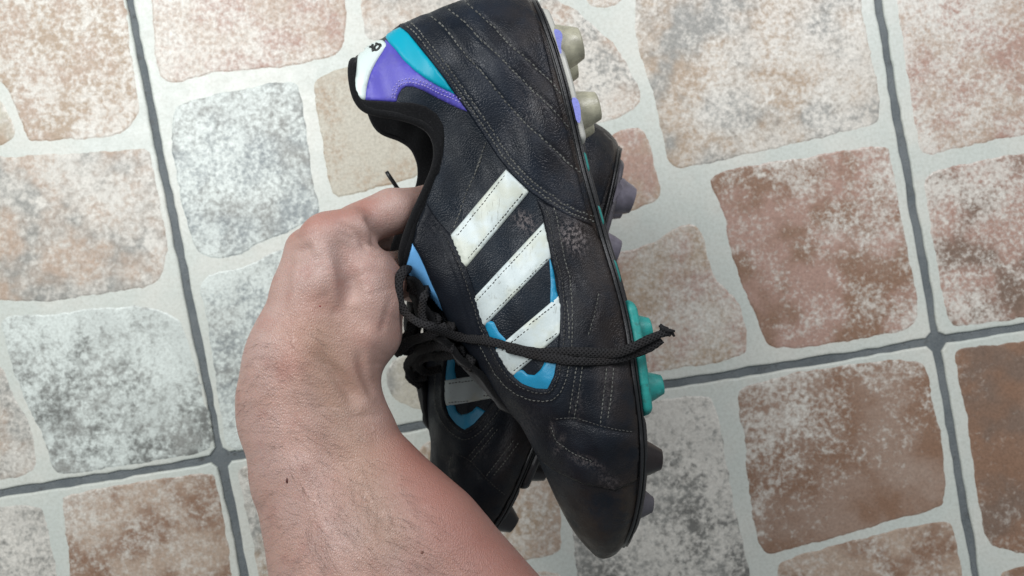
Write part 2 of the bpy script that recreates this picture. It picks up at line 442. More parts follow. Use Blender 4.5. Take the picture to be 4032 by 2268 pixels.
def cropA(p, ox, oy, k): return [(ox + x / k, oy + y / k) for x, y in p]
k1, k2 = 1.278, 1.2776
def CA(p): return cropA(p, 0, 0, k1)
def CB(p): return cropA(p, 0, 1134, k1)
def CD(p): return cropA(p, 2400, 0, k2)
def CC(p): return cropA(p, 2400, 1134, k2)
STONES = [  # tile, outline, pale, fleck, fleck 2, density, gradient
 ('A', CA([(-300, -200), (600, -200), (640, 100), (665, 300), (690, 470), (708, 530), (690, 590), (640, 650), (580, 690), (400, 702), (160, 715), (130, 690), (90, 570), (20, 400), (-300, 300)]), CREAM, PINK, TAN, .60, (0, 0)),
 ('A', CA([(-300, 380), (-60, 440), (0, 490), (50, 580), (82, 680), (60, 705), (0, 740), (-300, 790)]), CREAM, TAN, BEIGE, .78, (0, 0)),
 ('A', CA([(-300, 800), (0, 792), (200, 777), (450, 767), (690, 747), (745, 752), (765, 790), (790, 950), (830, 1130), (845, 1230), (830, 1350), (790, 1425), (700, 1455), (500, 1479), (240, 1524), (0, 1509), (-300, 1490)]), CREAM, PINK, GREY, .62, (-1.2, -2.2)),
 ('B', CA([(760, -200), (1720, -200), (1745, 100), (1740, 200), (1700, 280), (1500, 330), (1300, 350), (1100, 362), (950, 400), (880, 425), (820, 410), (790, 340), (770, 200)]), CREAM, ROSE, PINK, .56, (2.0, 0)),
 ('B', CA([(868, 560), (930, 510), (1100, 470), (1300, 430), (1480, 405), (1505, 430), (1540, 620), (1570, 900), (1620, 1080), (1560, 1115), (1440, 1172), (1300, 1225), (1200, 1290), (1060, 1310), (1000, 1270), (960, 1200), (920, 1050), (880, 850), (860, 700)]), CREAMW, GREY, BLUEGREY, .50, (2.0, 0)),
 ('B', [(1228, 310), (1380, 255), (1560, 210), (1700, 190), (1830, 600), (1660, 690), (1560, 722), (1320, 785), (1296, 740), (1270, 560), (1240, 400)], BEIGE, TAN, BEIGE, .45, (0, 0)),
 ('B', [(775, 1090), (900, 1065), (1000, 1035), (1130, 965), (1300, 930), (1470, 900), (1480, 1300), (1475, 1650), (1430, 1690), (1000, 1758), (908, 1775), (884, 1740), (858, 1560), (812, 1240)], CREAMW, BLUEGREY, GREY, .45, (2.2, 0)),
 ('B', [(1520, 1450), (1560, 1400), (1800, 1360), (2180, 1320), (2230, 1480), (2180, 1530), (1700, 1606), (1655, 1616), (1600, 1600), (1540, 1560), (1518, 1505)], CREAM, BEIGE, GREY, .62, (0, 0)),
 ('B', [(1420, -150), (2090, -150), (2100, 50), (2000, 85), (1700, 122), (1480, 165), (1440, 150), (1420, 60)], CREAM, GREY, PINK, .50, (0, 0)),
 ('B', [(2150, -40), (2200, 5), (2270, 40), (2350, 110), (2439, 196), (2494, 297), (2529, 384), (2517, 415), (2463, 454), (2400, 475), (2200, 535), (2000, 520), (1990, 160), (2060, 100)], CREAM, GREY, PINK, .47, (0, 0)),
 ('B', [(2280, -150), (2300, 5), (2350, 40), (2420, 20), (2480, -20), (2480, -150)], CREAM, TAN, PINK, .60, (0, 0)),
 ('B', CD([(130, -200), (1240, -200), (1280, 100), (1310, 250), (1350, 420), (1365, 560), (1350, 622), (1200, 662), (900, 732), (600, 800), (400, 845), (310, 842), (280, 770), (250, 600), (220, 480), (180, 350), (125, 200)]), CREAM, GREY, TAN, .52, (-1.4, 0)),
 ('B', CD([(-150, 720), (0, 690), (60, 652), (130, 632), (180, 660), (210, 750), (240, 880), (260, 960), (240, 1010), (150, 1050), (60, 1085), (-100, 1120), (-180, 900)]), CREAM, ROSE, TAN, .86, (0, 0)),
 ('B', [(2330, 1020), (2420, 995), (2517, 979), (2619, 925), (2682, 885), (2744, 881), (2768, 917), (2791, 1034), (2830, 1120), (2909, 1181), (2940, 1290), (2940, 1377), (2917, 1408), (2776, 1439), (2635, 1455), (2430, 1490), (2360, 1480), (2310, 1250)], CREAM, ROSE, TAN, .62, (-1.6, 0)),
 ('B', CD([(498, 905), (540, 870), (700, 830), (1000, 790), (1200, 750), (1380, 730), (1410, 760), (1430, 860), (1460, 1050), (1500, 1250), (1540, 1449), (1556, 1560), (1550, 1610), (1480, 1670), (1300, 1698), (1100, 1735), (900, 1758), (800, 1748), (770, 1680), (730, 1580), (650, 1400), (600, 1230), (570, 1050), (520, 960)]), CREAM, ROSE, RUST, .66, (-2.6, -2.2)),
 ('B', [(1930, 640), (2150, 600), (2230, 680), (2270, 1000), (2260, 1270), (2100, 1290), (1560, 1365), (1530, 1300), (1570, 800), (1760, 730)], CREAM, PINK, GREY, .55, (0, 0)),
 ('C', CD([(1432, -200), (2700, -200), (2700, 560), (2085, 682), (1900, 712), (1700, 760), (1600, 782), (1560, 760), (1540, 650), (1510, 450), (1480, 250), (1450, 50)]), CREAM, PINK, ROSE, .60, (1.0, 0)),
 ('C', CD([(1580, 900), (1620, 862), (1800, 820), (2000, 780), (2700, 660), (2700, 1500), (2085, 1598), (1900, 1629), (1750, 1640), (1712, 1628), (1690, 1570), (1670, 1449), (1640, 1300), (1600, 1050)]), CREAM, BROWN, ROSE, .62, (1.6, -1.6)),
 ('F', CC([(1730, 332), (1760, 302), (1900, 287), (2085, 270), (2700, 180), (2700, 1250), (2085, 1340), (2000, 1322), (1920, 1300), (1880, 1220), (1850, 1050), (1820, 850), (1800, 650), (1760, 480)]), CREAM, BROWN, RUST, .96, (1.0, 1.4)),
 ('F', CC([(1960, 1449), (1980, 1420), (2100, 1398), (2700, 1320), (2700, 1900), (2000, 1900)]), CREAM, RUST, PINK, .70, (0, 0)),
 ('E', CC([(638, 535), (670, 500), (900, 430), (1200, 385), (1400, 360), (1560, 365), (1600, 400), (1620, 550), (1660, 700), (1685, 850), (1690, 1070), (1660, 1110), (1450, 1160), (1200, 1240), (1000, 1290), (850, 1330), (780, 1340), (745, 1280), (720, 1150), (690, 950), (680, 750), (650, 620)]), CREAM, (0.29, 0.185, 0.130, 1), RUST, .76, (2.6, -2.8)),
 ('E', CC([(840, 1400), (870, 1370), (1100, 1300), (1300, 1250), (1550, 1190), (1680, 1170), (1730, 1200), (1755, 1300), (1820, 1800), (860, 1800)]), CREAM, RUST, PINK, .68, (2.0, 0)),
 ('E', [(2549, 1590), (2635, 1562), (2776, 1557), (2815, 1580), (2838, 1682), (2870, 1878), (2901, 2034), (2940, 2190), (2990, 2480), (2320, 2480), (2268, 2230), (2255, 2150), (2245, 1900), (2250, 1660), (2300, 1632)], CREAM, DGREY, GREY, .47, (0, -1.0)),
 ('E', [(1640, 1790), (1660, 1745), (1760, 1716), (2000, 1680), (2160, 1655), (2195, 1690), (2205, 1850), (2213, 2140), (2198, 2180), (2100, 2205), (2013, 2217), (1900, 2220), (1700, 2210), (1650, 2000)], CREAM, PINK, TAN, .66, (0, 0)),
 ('E', [(1700, 2280), (2050, 2262), (2190, 2245), (2225, 2280), (2260, 2500), (1700, 2500)], CREAM, PINK, TAN, .50, (0, 0)),
 ('E', [(930, 1860), (947, 1832), (1200, 1790), (1400, 1765), (1570, 1745), (1590, 1800), (1640, 2500), (1060, 2500), (1012, 2229), (975, 2034)], CREAM, TAN, GREY, .52, (0, 0)),
 ('A', CB([(10, 150), (100, 130), (230, 140), (380, 110), (560, 95), (700, 90), (820, 110), (900, 160), (940, 240), (980, 380), (1020, 520), (1050, 680), (1070, 800), (1030, 828), (800, 868), (500, 916), (290, 946), (262, 900), (235, 800), (190, 690), (130, 580), (80, 450), (45, 330), (10, 230)]), CREAMW, GREY, DGREY, .40, (0, -2.6)),
 ('A', CB([(-300, 330), (0, 372), (40, 470), (90, 580), (150, 680), (180, 800), (180, 900), (130, 950), (0, 970), (-300, 1020)]), CREAM, PINK, GREY, .58, (0, 0)),
 ('D', CB([(-300, 1150), (100, 1087), (200, 1095), (220, 1130), (250, 1250), (280, 1400), (320, 1700), (-300, 1700)]), CREAM, GREY, DGREY, .42, (0, 0)),
 ('D', CB([(310, 1070), (330, 1040), (600, 990), (900, 945), (1055, 928), (1085, 950), (1110, 1080), (1145, 1250), (1165, 1449), (1200, 1700), (380, 1700), (340, 1300), (320, 1150)]), CREAM, RUST, PINK, .60, (1.2, -1.6)),
]
# the rest of each tile, just beyond the picture's edge, carries stones too
def tile_of(x, y):
    up = y < HL(x)
    if abs(y - HL(x)) < 45: return None
    for vf, a in ((V1, 0), (V2, 1)):
        if abs(x - vf(y)) < 45: return None
    c = 0 if x < V1(y) else (1 if x < V2(y) else 2)
    return ('ABC' if up else 'DEF')[c]
boxes = [(np.min(q[1], 0), np.max(q[1], 0)) for q in STONES]
for gy_ in range(-1100, 3400, 130):
    for gx_ in range(-1300, 5500, 130):
        w_, h_ = RNG.uniform(330, 520), RNG.uniform(330, 460)
        q = [(gx_ + a * w_ + b_ * h_ * .18, gy_ + b_ * h_ - a * w_ * .163) for a, b_ in ((0, .06), (.06, 0), (.5, -.01), (.95, 0), (1, .08), (.98, .5), (1, .93), (.93, 1), (.5, .98), (.06, 1), (0, .92), (.02, .5))]
        tk = {tile_of(*c) for c in q}
        if len(tk) != 1 or None in tk: continue
        lo_, hi_ = np.min(q, 0), np.max(q, 0)
        if lo_[0] < 4080 and hi_[0] > -60 and lo_[1] < 2320 and hi_[1] > -60: continue
        if abs(gx_ / 4032 - .5) > .86 or abs(gy_ / 2268 - .45) > .95: continue
        if any((lo_ < b1 + 25).all() and (hi_ > b0 - 25).all() for b0, b1 in boxes): continue
        boxes.append((lo_, hi_))
        a_, b_ = [(PINK, TAN), (GREY, TAN), (ROSE, PINK), (GREY, BLUEGREY), (RUST, PINK)][RNG.integers(5)]
        STONES.append((tk.pop(), q, CREAM, a_, b_, RNG.uniform(.45, .68), (0, 0)))
for i, (tk, poly, li, dk, dk2, dens, grad) in enumerate(STONES):
    p = chaikin(poly, 2)
    p = resample(p, 14, True)
    ph = RNG.uniform(0, 6, 3)
    s = np.arange(len(p))
    nn = np.roll(p, -1, 0) - np.roll(p, 1, 0); nn = np.stack([nn[:, 1], -nn[:, 0]], 1); nn /= np.linalg.norm(nn, axis=1)[:, None] + 1e-9
    ar = 0.5 * np.sum(p[:, 0] * np.roll(p[:, 1], -1) - np.roll(p[:, 0], -1) * p[:, 1])
    p = p + nn * (8.0 * np.sign(ar))
    p = p + nn * (1.8 * np.sin(s * 0.45 + ph[0]) + 1.5 * np.sin(s * 0.9 + ph[1]) + 1.3 * RNG.normal(size=len(p)))[:, None]
    fp = [tuple(floor_pt(x, y).xy) for x, y in p]
    cen = np.mean(fp, 0)
    mt = m_stone('printed_stone', i + 1, li, dk, dk2, dens + (.06 if (dk in (RUST, BROWN) or dk2 in (RUST, BROWN)) else .0), grad, tuple(cen), fine=RNG.uniform(200, 340), soft=RNG.uniform(.12, .20))
    slab(fp, -0.001, 0.0003, 0.0022, 'stone', mt, tile_objs[tk])

# ------------------------------------------------------------------ football boot
Z0 = 0.180                   # middle plane of the upper boot above the floor
def R1(p): return cropA(p, 1300, 0, 2.131)
def R2(p): return cropA(p, 1500, 600, 2.131)
def R3(p): return cropA(p, 1500, 1180, 2.131)
def R4(p): return cropA(p, 1600, 1588, 2.131)

TOP = [(0, 1402, 220), (.03, 1380, 255), (.06, 1386, 320), (.09, 1398, 380), (.12, 1425, 425), (.15, 1470, 443), (.19, 1560, 455), (.23, 1640, 476),
       (.27, 1695, 510), (.31, 1722, 563), (.35, 1722, 630), (.39, 1700, 700), (.43, 1652, 800), (.47, 1612, 895), (.51, 1586, 970), (.545, 1578, 1036),
       (.57, 1605, 1085), (.60, 1660, 1145), (.635, 1725, 1205), (.67, 1780, 1300), (.72, 1857, 1415), (.78, 1946, 1555), (.83, 2050, 1673), (.87, 2105, 1776),
       (.90, 2150, 1880), (.93, 2200, 1990), (.96, 2257, 2095), (.98, 2304, 2151), (1, 2345, 2190)]
BOT = [(0, 2098, 0), (.05, 2135, 80), (.1, 2177, 197), (.16, 2215, 328), (.21, 2243, 446), (.31, 2292, 660), (.40, 2340, 835), (.46, 2373, 952), (.52, 2410, 1069),
       (.60, 2448, 1210), (.64, 2467, 1297), (.70, 2485, 1415), (.77, 2504, 1555), (.84, 2521, 1696), (.88, 2526, 1790), (.92, 2522, 1890), (.95, 2510, 1987),
       (.98, 2485, 2090), (1, 2455, 2150)]
HEEL = [(2098, 0), (2060, -25), (1990, -42), (1900, -35), (1816, 0), (1746, 25), (1690, 50), (1657, 60), (1605, 84), (1567, 101), (1521, 140), (1470, 172), (1430, 203), (1402, 220)]
TOE = [(2455, 2150), (2425, 2182), (2395, 2197), (2370, 2200), (2345, 2190)]
NT, NU = 300, 100
def smooth1(a, w):
    k = np.hanning(2 * w + 3)[1:-1]; k /= k.sum()
    p = np.vstack([2 * a[0] - a[w:0:-1], a, 2 * a[-1] - a[-2:-w - 2:-1]])
    return np.stack([np.convolve(p[:, i], k, 'valid') for i in range(a.shape[1])], 1)
ts = np.linspace(0, 1, NT + 1); us = np.linspace(0, 1, NU + 1)
def tcurve(tab, w):
    a = np.array(tab); c = np.stack([np.interp(ts, a[:, 0], a[:, 1]), np.interp(ts, a[:, 0], a[:, 2])], 1)
    return smooth1(c, w)
top_c, bot_c = tcurve(TOP, 7), tcurve(BOT, 8)
def ucurve(pts):
    c = catmull(pts, 12); c = resample(c, 1.0)
    s = np.linspace(0, 1, len(c)); return np.stack([np.interp(us, s, c[:, 0]), np.interp(us, s, c[:, 1])], 1)
heel_c, toe_c = ucurve(HEEL), ucurve(TOE)
heel_c[0], heel_c[-1] = bot_c[0], top_c[0]; toe_c[0], toe_c[-1] = bot_c[-1], top_c[-1]
T, UU = ts[:, None, None], us[None, :, None]
S = (1 - UU) * bot_c[:, None, :] + UU * top_c[:, None, :] + (1 - T) * heel_c[None] + T * toe_c[None] \
    - ((1 - T) * (1 - UU) * bot_c[0] + T * (1 - UU) * bot_c[-1] + (1 - T) * UU * top_c[0] + T * UU * top_c[-1])
# the heel and toe curves only pull near their own ends
wt = 0.5
Wt = np.interp(ts, [0, .15, .32, .46, .6, .75, .86, 1], [.0315, .0330, .0330, .0335, .0385, .0445, .0430, .0350])
e_h = np.sqrt(np.clip(1 - (1 - np.clip(ts / .13, 0, 1)) ** 2, 0, 1))
e_t = np.sqrt(np.clip(1 - np.clip((ts - .84) / .16, 0, 1) ** 2.3, 0, 1))
op = 1 - sstep(.50, .60, ts) * 0.62 - sstep(.60, .73, ts) * 0.38
g_closed = np.where(us < .22, .86 + .14 * np.sin(us / .22 * math.pi / 2), np.clip(1 - (np.clip(us - .22, 0, 1) / .78) ** 2.15, 0, 1) ** (1 / 1.75))
g_open = np.where(us < .25, .86 + .14 * np.sin(us / .25 * math.pi / 2), 1 - .30 * sstep(.25, .95, us))
g = op[:, None] * g_open[None] + (1 - op)[:, None] * g_closed[None]
DZ = (Wt * e_h * e_t)[:, None] * g
Sf = S.reshape(-1, 2)
def seam_groove(P, line, depth, width): 
    return -depth * np.exp(-(poly_dist(P, line) / width) ** 2)
dzf = DZ.reshape(-1)
# gentle creases across the toe break and puffiness
for ln, dp, wd in [(R4([(1200, 130), (1400, 110), (1650, 200), (1930, 250)]), .0006, 18), (R4([(1210, 260), (1320, 360), (1560, 490), (1760, 640)]), .0005, 22),
                   (R3([(1450, 1000), (1600, 1010), (1850, 1090), (2080, 1110)]), .0005, 16), (R3([(1440, 1040), (1450, 1150), (1520, 1240), (1700, 1350)]), .0005, 18)]:
    dzf = dzf + seam_groove(Sf, ln, dp, wd) * (dzf > 0.004)
dzf = dzf + 0.0007 * np.sin(Sf[:, 0] / 47 + Sf[:, 1] / 83) * np.clip(dzf / .02, 0, 1) + 0.0005 * np.sin(Sf[:, 0] / 21 - Sf[:, 1] / 57 + 1) * np.clip(dzf / .02, 0, 1)
near = np.array([U(x, y, Z0 + d) for (x, y), d in zip(Sf, dzf)])
far = near.copy(); far[:, 2] = 2 * Z0 - near[:, 2]
# the far collar stands open a little further than the near one
tt = np.repeat(ts, NU + 1); uu = np.tile(us, NT + 1)
far_push = sstep(.09, .30, tt) * (1 - sstep(.50, .60, tt)) * sstep(.35, 1.0, uu)
far[:, 0] -= 0.0130 * far_push; far[:, 1] -= 0.002 * far_push
def grid_faces(nt, nu, base, flip):
    i, j = np.meshgrid(np.arange(nt), np.arange(nu), indexing='ij')
    a = (i * (nu + 1) + j).ravel() + base
    q = np.stack([a, a + nu + 1, a + nu + 2, a + 1], 1)
    return (q[:, ::-1] if flip else q).tolist()
NF = grid_faces(NT, NU, 0, False)
BVH0 = BVHTree.FromPolygons([Vector(v) for v in near], NF)
tri_n = BVH0.ray_cast(Vector((0, 0, H)), ray(2200, 1500))[1]
if tri_n is not None and tri_n.z < 0: NF = grid_faces(NT, NU, 0, True); BVH0 = BVHTree.FromPolygons([Vector(v) for v in near], NF)
FLIP = (NF[0] != grid_faces(1, NU, 0, False)[0])
EYE = Vector((0, 0, H))
def hit(bvh, sx, sy):
    loc, nrm, idx, d = bvh.ray_cast(EYE, ray(sx, sy))
    if loc is None:
        p = U(sx, sy, Z0 + .008)
        loc, nrm, idx, d = bvh.find_nearest(p)
    if nrm.z < 0: nrm = -nrm
    return loc, nrm

dirt = np.clip(1.1 - uu * 3.2, 0, 1) * .9 + sstep(.86, .97, tt) * .9 + .03
SCUFFS = [(R2([(1610, 720)])[0], 46, 66, -.45, 1.0), (R2([(1210, 580)])[0], 50, 34, .6, .85), (R4([(1560, 470)])[0], 60, 12, .5, .42), (R4([(1300, 340)])[0], 14, 45, .4, .32),
          (R4([(1240, 200)])[0], 12, 40, 0, .3), (R4([(1700, 640)])[0], 60, 30, .6, .2), (R3([(1640, 900)])[0], 30, 90, 0, .15), (R3([(1700, 1350)])[0], 60, 14, .45, .38),
          (R3([(1900, 800)])[0], 40, 120, 0, .12), (R1([(1650, 950)])[0], 80, 120, .5, .12), (R3([(1150, 1150)])[0], 60, 110, .5, .2)]
def scuff_of(P):
    s = np.zeros(len(P))
    for (x, y), a, b2, rot, amt in SCUFFS:
        dx, dy = P[:, 0] - x, P[:, 1] - y
        c, sn = math.cos(rot), math.sin(rot)
        q = ((dx * c + dy * sn) / a) ** 2 + ((-dx * sn + dy * c) / b2) ** 2
        s = np.maximum(s, amt * np.exp(-q ** 1.5))
    return np.clip(s, 0, 1)
scf = scuff_of(Sf)

def new_root(name, label, cat, loc, group=None):
    o = bpy.data.objects.new(name, None); COL.objects.link(o); o.location = loc
    o.empty_display_size = 0.02
    o['label'] = label; o['category'] = cat
    if group: o['group'] = group
    return o
PIVOT = U(2150, 1080, Z0)
BOOT = new_root('football_boot', 'dark football boot with three white side stripes, held on top, nearest the camera', 'boot', PIVOT, 'pair of football boots')

both = np.vstack([near, far]); n0 = len(near)
FF = [tuple(v + n0 for v in f[::-1]) for f in NF]
upper = mesh_obj('upper', both, NF + FF, M_UPPER, BOOT, attrs={'dirt': np.tile(dirt, 2), 'scuff': np.concatenate([scf, scf * .3])})
import bmesh
def weld(o, d=0.0004):
    bm = bmesh.new(); bm.from_mesh(o.data); bmesh.ops.remove_doubles(bm, verts=bm.verts, dist=d); bm.to_mesh(o.data); bm.free()
weld(upper, 0.0001)

# inner lining walls (near and far) and footbed
def inner_wall(side):
    V = []; idx = {}; F = []
    src = near if side > 0 else far
    i_max = int(.74 * NT); j0 = int(.12 * NU)
    for i in range(0, i_max + 1):
        for j in range(j0, NU + 1):
            idx[(i, j)] = len(V); v = src[i * (NU + 1) + j].copy()
            dz = max(abs(v[2] - Z0) - 0.0032, 0.0) * (1 if side > 0 else -1)
            k = e_h[i]
            v[2] = Z0 + dz; v[1] -= 0.0035 * (1 - k)
            V.append(v)
    for i in range(i_max):
        for j in range(j0, NU):
            f = (idx[(i, j)], idx[(i + 1, j)], idx[(i + 1, j + 1)], idx[(i, j + 1)])
            F.append(f)
    return V, F
Va, Fa = inner_wall(1); Vb, Fb = inner_wall(-1)
mesh_obj('inner_lining', list(Va) + list(Vb), Fa + [tuple(x + len(Va) for x in f) for f in Fb], M_BLACKFAB, BOOT)
V = []; F = []
for i in range(0, NT + 1, 4):
    a = near[i * (NU + 1) + 12]; b2 = far[i * (NU + 1) + 12]
    for k in range(9): V.append(a + (b2 - a) * (0.04 + 0.92 * k / 8))
n = len(range(0, NT + 1, 4))
for i in range(n - 1):
    for k in range(8): F.append((i * 9 + k, (i + 1) * 9 + k, (i + 1) * 9 + k + 1, i * 9 + k + 1))
mesh_obj('insole', V, F, M_BLACKFAB, BOOT)

# collar roll along both edges of the opening
i1 = int(.565 * NT)
path = [Vector(near[i * (NU + 1) + NU]) for i in range(i1, -1, -2)] + [Vector(far[i * (NU + 1) + NU]) for i in range(2, i1, 2)]
pp = np.array([tuple(p) for p in path]); pp = smooth1(pp, 3)
v_, f_, a1_, a2_ = sweep([Vector(p) for p in pp], [0.0019] * len(pp), 10)
collar = mesh_obj('collar_roll', v_, f_, M_BLACKFAB, BOOT)

# ---------------- sheets laid on the boot
def panel(name, poly, mat, thick, parent=None, rim=10, bvh=None, groove=None, step=9, mirror=True, lift=0.0, label=None, smooth_outline=0, curved=False, taper=True):
    bvh = bvh or BVH0; parent = parent or BOOT
    p = np.array(poly, float)
    if curved: p = catmull(p, 8, True)
    if smooth_outline: p = chaikin(p, smooth_outline)
    p = resample(p, step * .8, True)
    n = len(p)
    lo, hi = p.min(0), p.max(0)
    gx = np.arange(lo[0], hi[0], step); gy = np.arange(lo[1], hi[1], step)
    G = np.stack(np.meshgrid(gx, gy), -1).reshape(-1, 2) + RNG.normal(size=(len(gx) * len(gy), 2)) * step * .08
    # inside test
    x, y = G[:, 0], G[:, 1]; ins = np.zeros(len(G), bool)
    for (ax, ay), (bx, by) in zip(p, np.roll(p, -1, 0)):
        if ay == by: continue
        c = ((ay > y) != (by > y)) & (x < (bx - ax) * (y - ay) / (by - ay) + ax); ins ^= c
    G = G[ins]
    if len(G): G = G[poly_dist(G, p, True) > step * .5]
    P = np.vstack([p, G]) if len(G) else p
    vo, _, fo, ov, _, _ = delaunay_2d_cdt([Vector(q) for q in P], [(i, (i + 1) % n) for i in range(n)], [list(range(n))], 1, 1e-4)
    P2 = np.array([tuple(q) for q in vo])
    orig = [set(o) for o in ov]
    bd = poly_dist(P2, p, True)
    off = thick * (0.35 + 0.65 * np.sqrt(np.clip(1 - (1 - np.clip(bd / rim, 0, 1)) ** 2, 0, 1))) if taper else np.full(len(P2), thick)
    if groove is not None: off = off + groove(P2, bd)
    V = []; N = []
    for (sx, sy), o_ in zip(P2, off):
        loc, nr = hit(bvh, sx, sy); V.append(loc + nr * (o_ + lift)); N.append(nr)
    # orientation
    F = []
    for f in fo:
        f = list(f)
        a, b2, c = V[f[0]], V[f[1]], V[f[2]]
        if (b2 - a).cross(c - a).dot(N[f[0]]) < 0: f = f[::-1]
        F.append(tuple(f))
    # skirt
    ec = {}
    for f in F:
        for a, b2 in zip(f, f[1:] + f[:1]):
            ec[(a, b2)] = ec.get((a, b2), 0) + 1
    rimmap = {}; nb = len(V)
    for (a, b2) in list(ec):
        if (b2, a) not in ec:
            for q in (a, b2):
                if q not in rimmap:
                    rimmap[q] = len(V); V.append(V[q] - N[q] * (off[q] + lift + 0.0006)); N.append(N[q])
            F.append((b2, a, rimmap[a], rimmap[b2]))
    Pall = np.vstack([P2] + [P2[list(rimmap.keys())]]) if rimmap else P2
    V = [tuple(v) for v in V]
    attrs = None
    uq = np.array([nearest_u(v) for v in V]) if 'leather' in mat.name else None
    nv = len(V)
    if uq is not None: attrs = {'dirt': uq[:, 0], 'scuff': scuff_of(Pall)}
    o = mesh_obj(name, V, F, mat, parent, attrs=attrs)
    if mirror:                                          # the same sheet on the boot's other side
        mesh_obj(name, [(v[0], v[1], 2 * Z0 - v[2]) for v in V], [f[::-1] for f in F], mat, parent, attrs=attrs)
    if label: o['label'] = label
    LAYERS.append((V, F))
    return o
LAYERS = [(near.tolist(), NF)]
from mathutils.kdtree import KDTree
KD = KDTree(len(near))
for i, v in enumerate(near): KD.insert(v, i)
KD.balance()
def nearest_u(v):
    _, i, _ = KD.find(v); return (dirt[i], uu[i])

# collar padding band, heel tab, purple and cyan heel sheets
panel('collar_band', R1([(236, 482), (214, 600), (200, 740), (232, 815), (292, 842), (420, 852), (560, 858), (690, 862), (800, 890), (895, 955), (948, 1050), (958, 1150), (945, 1300), (912, 1449)]) + R2([(430, 240), (375, 430), (300, 600), (262, 765), (215, 930), (180, 1010)]) +
      [(1570, 1040), (1576, 1000), (1596, 940), (1640, 830), (1690, 715), (1716, 640), (1716, 570), (1690, 515), (1636, 482), (1556, 461), (1470, 449), (1425, 430), (1394, 380), (1382, 320), (1378, 258)], M_BLACKFAB, 0.0012, rim=22)
tab = panel('heel_tab', R1([(236, 480), (262, 445), (330, 380), (425, 342), (462, 358), (472, 385), (440, 440), (390, 520), (340, 620), (310, 730), (294, 838), (235, 812), (206, 740), (222, 620)]), M_TABWHITE, 0.0013, curved=True, rim=8)
panel('purple_heel_sheet', R1([(463, 335), (500, 362), (560, 428), (620, 508), (720, 598), (820, 668), (950, 743), (1045, 788), (1100, 850), (1160, 938), (1100, 918), (1000, 872), (900, 822), (800, 767), (700, 727), (640, 725), (600, 748), (570, 800), (555, 856), (294, 840), (308, 730), (338, 620), (388, 520), (438, 440), (470, 385), (462, 350)]), M_PURPLE, 0.0009, rim=5,
      groove=lambda P, bd: -0.0003 * np.exp(-((bd - 11) / 4) ** 2))
panel('cyan_heel_sheet', R1([(468, 320), (480, 292), (530, 258), (590, 232), (660, 285), (740, 385), (860, 535), (960, 665), (1050, 795), (950, 747), (820, 672), (720, 602), (620, 512), (560, 432), (500, 366)]), M_CYAN, 0.0011, rim=6)

# heel counter with quilting
QA = catmull(R1([(835, 128), (945, 220), (1050, 350), (1150, 480), (1250, 580), (1400, 760), (1500, 880), (1640, 1040), (1800, 1180), (1960, 1330)]) + R2([(1530, 60), (1680, 180)]), 4)
QB = catmull(R1([(985, 76), (1130, 190), (1260, 330), (1400, 460), (1540, 600), (1700, 760), (1850, 900), (2000, 1080)]), 4)
QC = catmull(R1([(1120, 0), (1250, 120), (1370, 230), (1500, 370), (1620, 470), (1740, 590), (1850, 690), (1970, 830)]), 4)
EDGE = R1([(568, 212), (650, 278), (740, 380), (860, 532), (960, 662), (1050, 790), (1110, 875), (1165, 948), (1230, 1050), (1310, 1170), (1400, 1310)]) + R2([(1010, 80), (1060, 140), (1140, 230), (1235, 320), (1400, 440), (1560, 540), (1775, 622)])
EDGEc = catmull(EDGE, 3)
def q_groove(P, bd):
    o = np.zeros(len(P))
    for ln in (QA, QB, QC): o -= 0.0009 * np.exp(-(poly_dist(P, ln) / 7) ** 2)
    de = poly_dist(P, EDGEc)
    o -= 0.0006 * np.exp(-((de - 20) / 6) ** 2) + 0.0005 * np.exp(-((de - 40) / 6) ** 2)
    return o
hc = EDGE + [(2318, 860), (2298, 790), (2272, 680), (2240, 560), (2210, 446), (2184, 350), (2160, 240), (2126, 110), (2085, 10), (2055, -18), (1985, -36), (1900, -30), (1816, 3), (1746, 30), (1690, 55), (1657, 64), (1605, 87)]
panel('heel_counter', hc, M_HEEL, 0.0012, rim=9, groove=q_groove, step=7)

# side window trims, stripes
panel('blue_trim', R3([(860, 170), (945, 185), (990, 275), (1045, 330), (1075, 420), (960, 420), (900, 300)]), M_BLUE, 0.0005, rim=5)
panel('blue_trim', R2([(1412, 880), (1424, 905), (1450, 1000), (1472, 1160), (1520, 1320), (1470, 1320), (1420, 1260), (1425, 1100)]), M_BLUE, 0.0005, rim=5)
panel('blue_trim', R3([(1090, 600), (1190, 588), (1230, 628), (1290, 634), (1340, 590), (1368, 540), (1382, 470), (1520, 470), (1500, 640), (1420, 790), (1270, 760), (1150, 700)]), M_BLUE, 0.0006, rim=5)
panel('eyestay', R2([(262, 762), (330, 830), (400, 960), (470, 1110), (560, 1340), (500, 1330), (430, 1240), (370, 1180), (280, 1110), (230, 1050), (212, 950)]), M_EYESTAY, 0.0004, rim=5)
st_g = lambda P, bd: -0.00035 * np.exp(-((bd - 13) / 4) ** 2)
panel('white_stripe', R2([(1050, 146), (1245, 330), (715, 965), (680, 950), (585, 700), (600, 680)]), M_WHITE, 0.0010, rim=6, groove=st_g)
panel('white_stripe', R2([(1368, 590), (1400, 690), (1432, 880), (870, 1460), (830, 1440), (770, 1230)]), M_WHITE, 0.0010, rim=6, groove=st_g)
panel('white_stripe', R2([(1490, 1205), (1515, 1290)]) + R3([(1510, 285), (1120, 635), (1080, 620), (960, 420), (985, 398)]), M_WHITE, 0.0010, rim=6, groove=st_g)

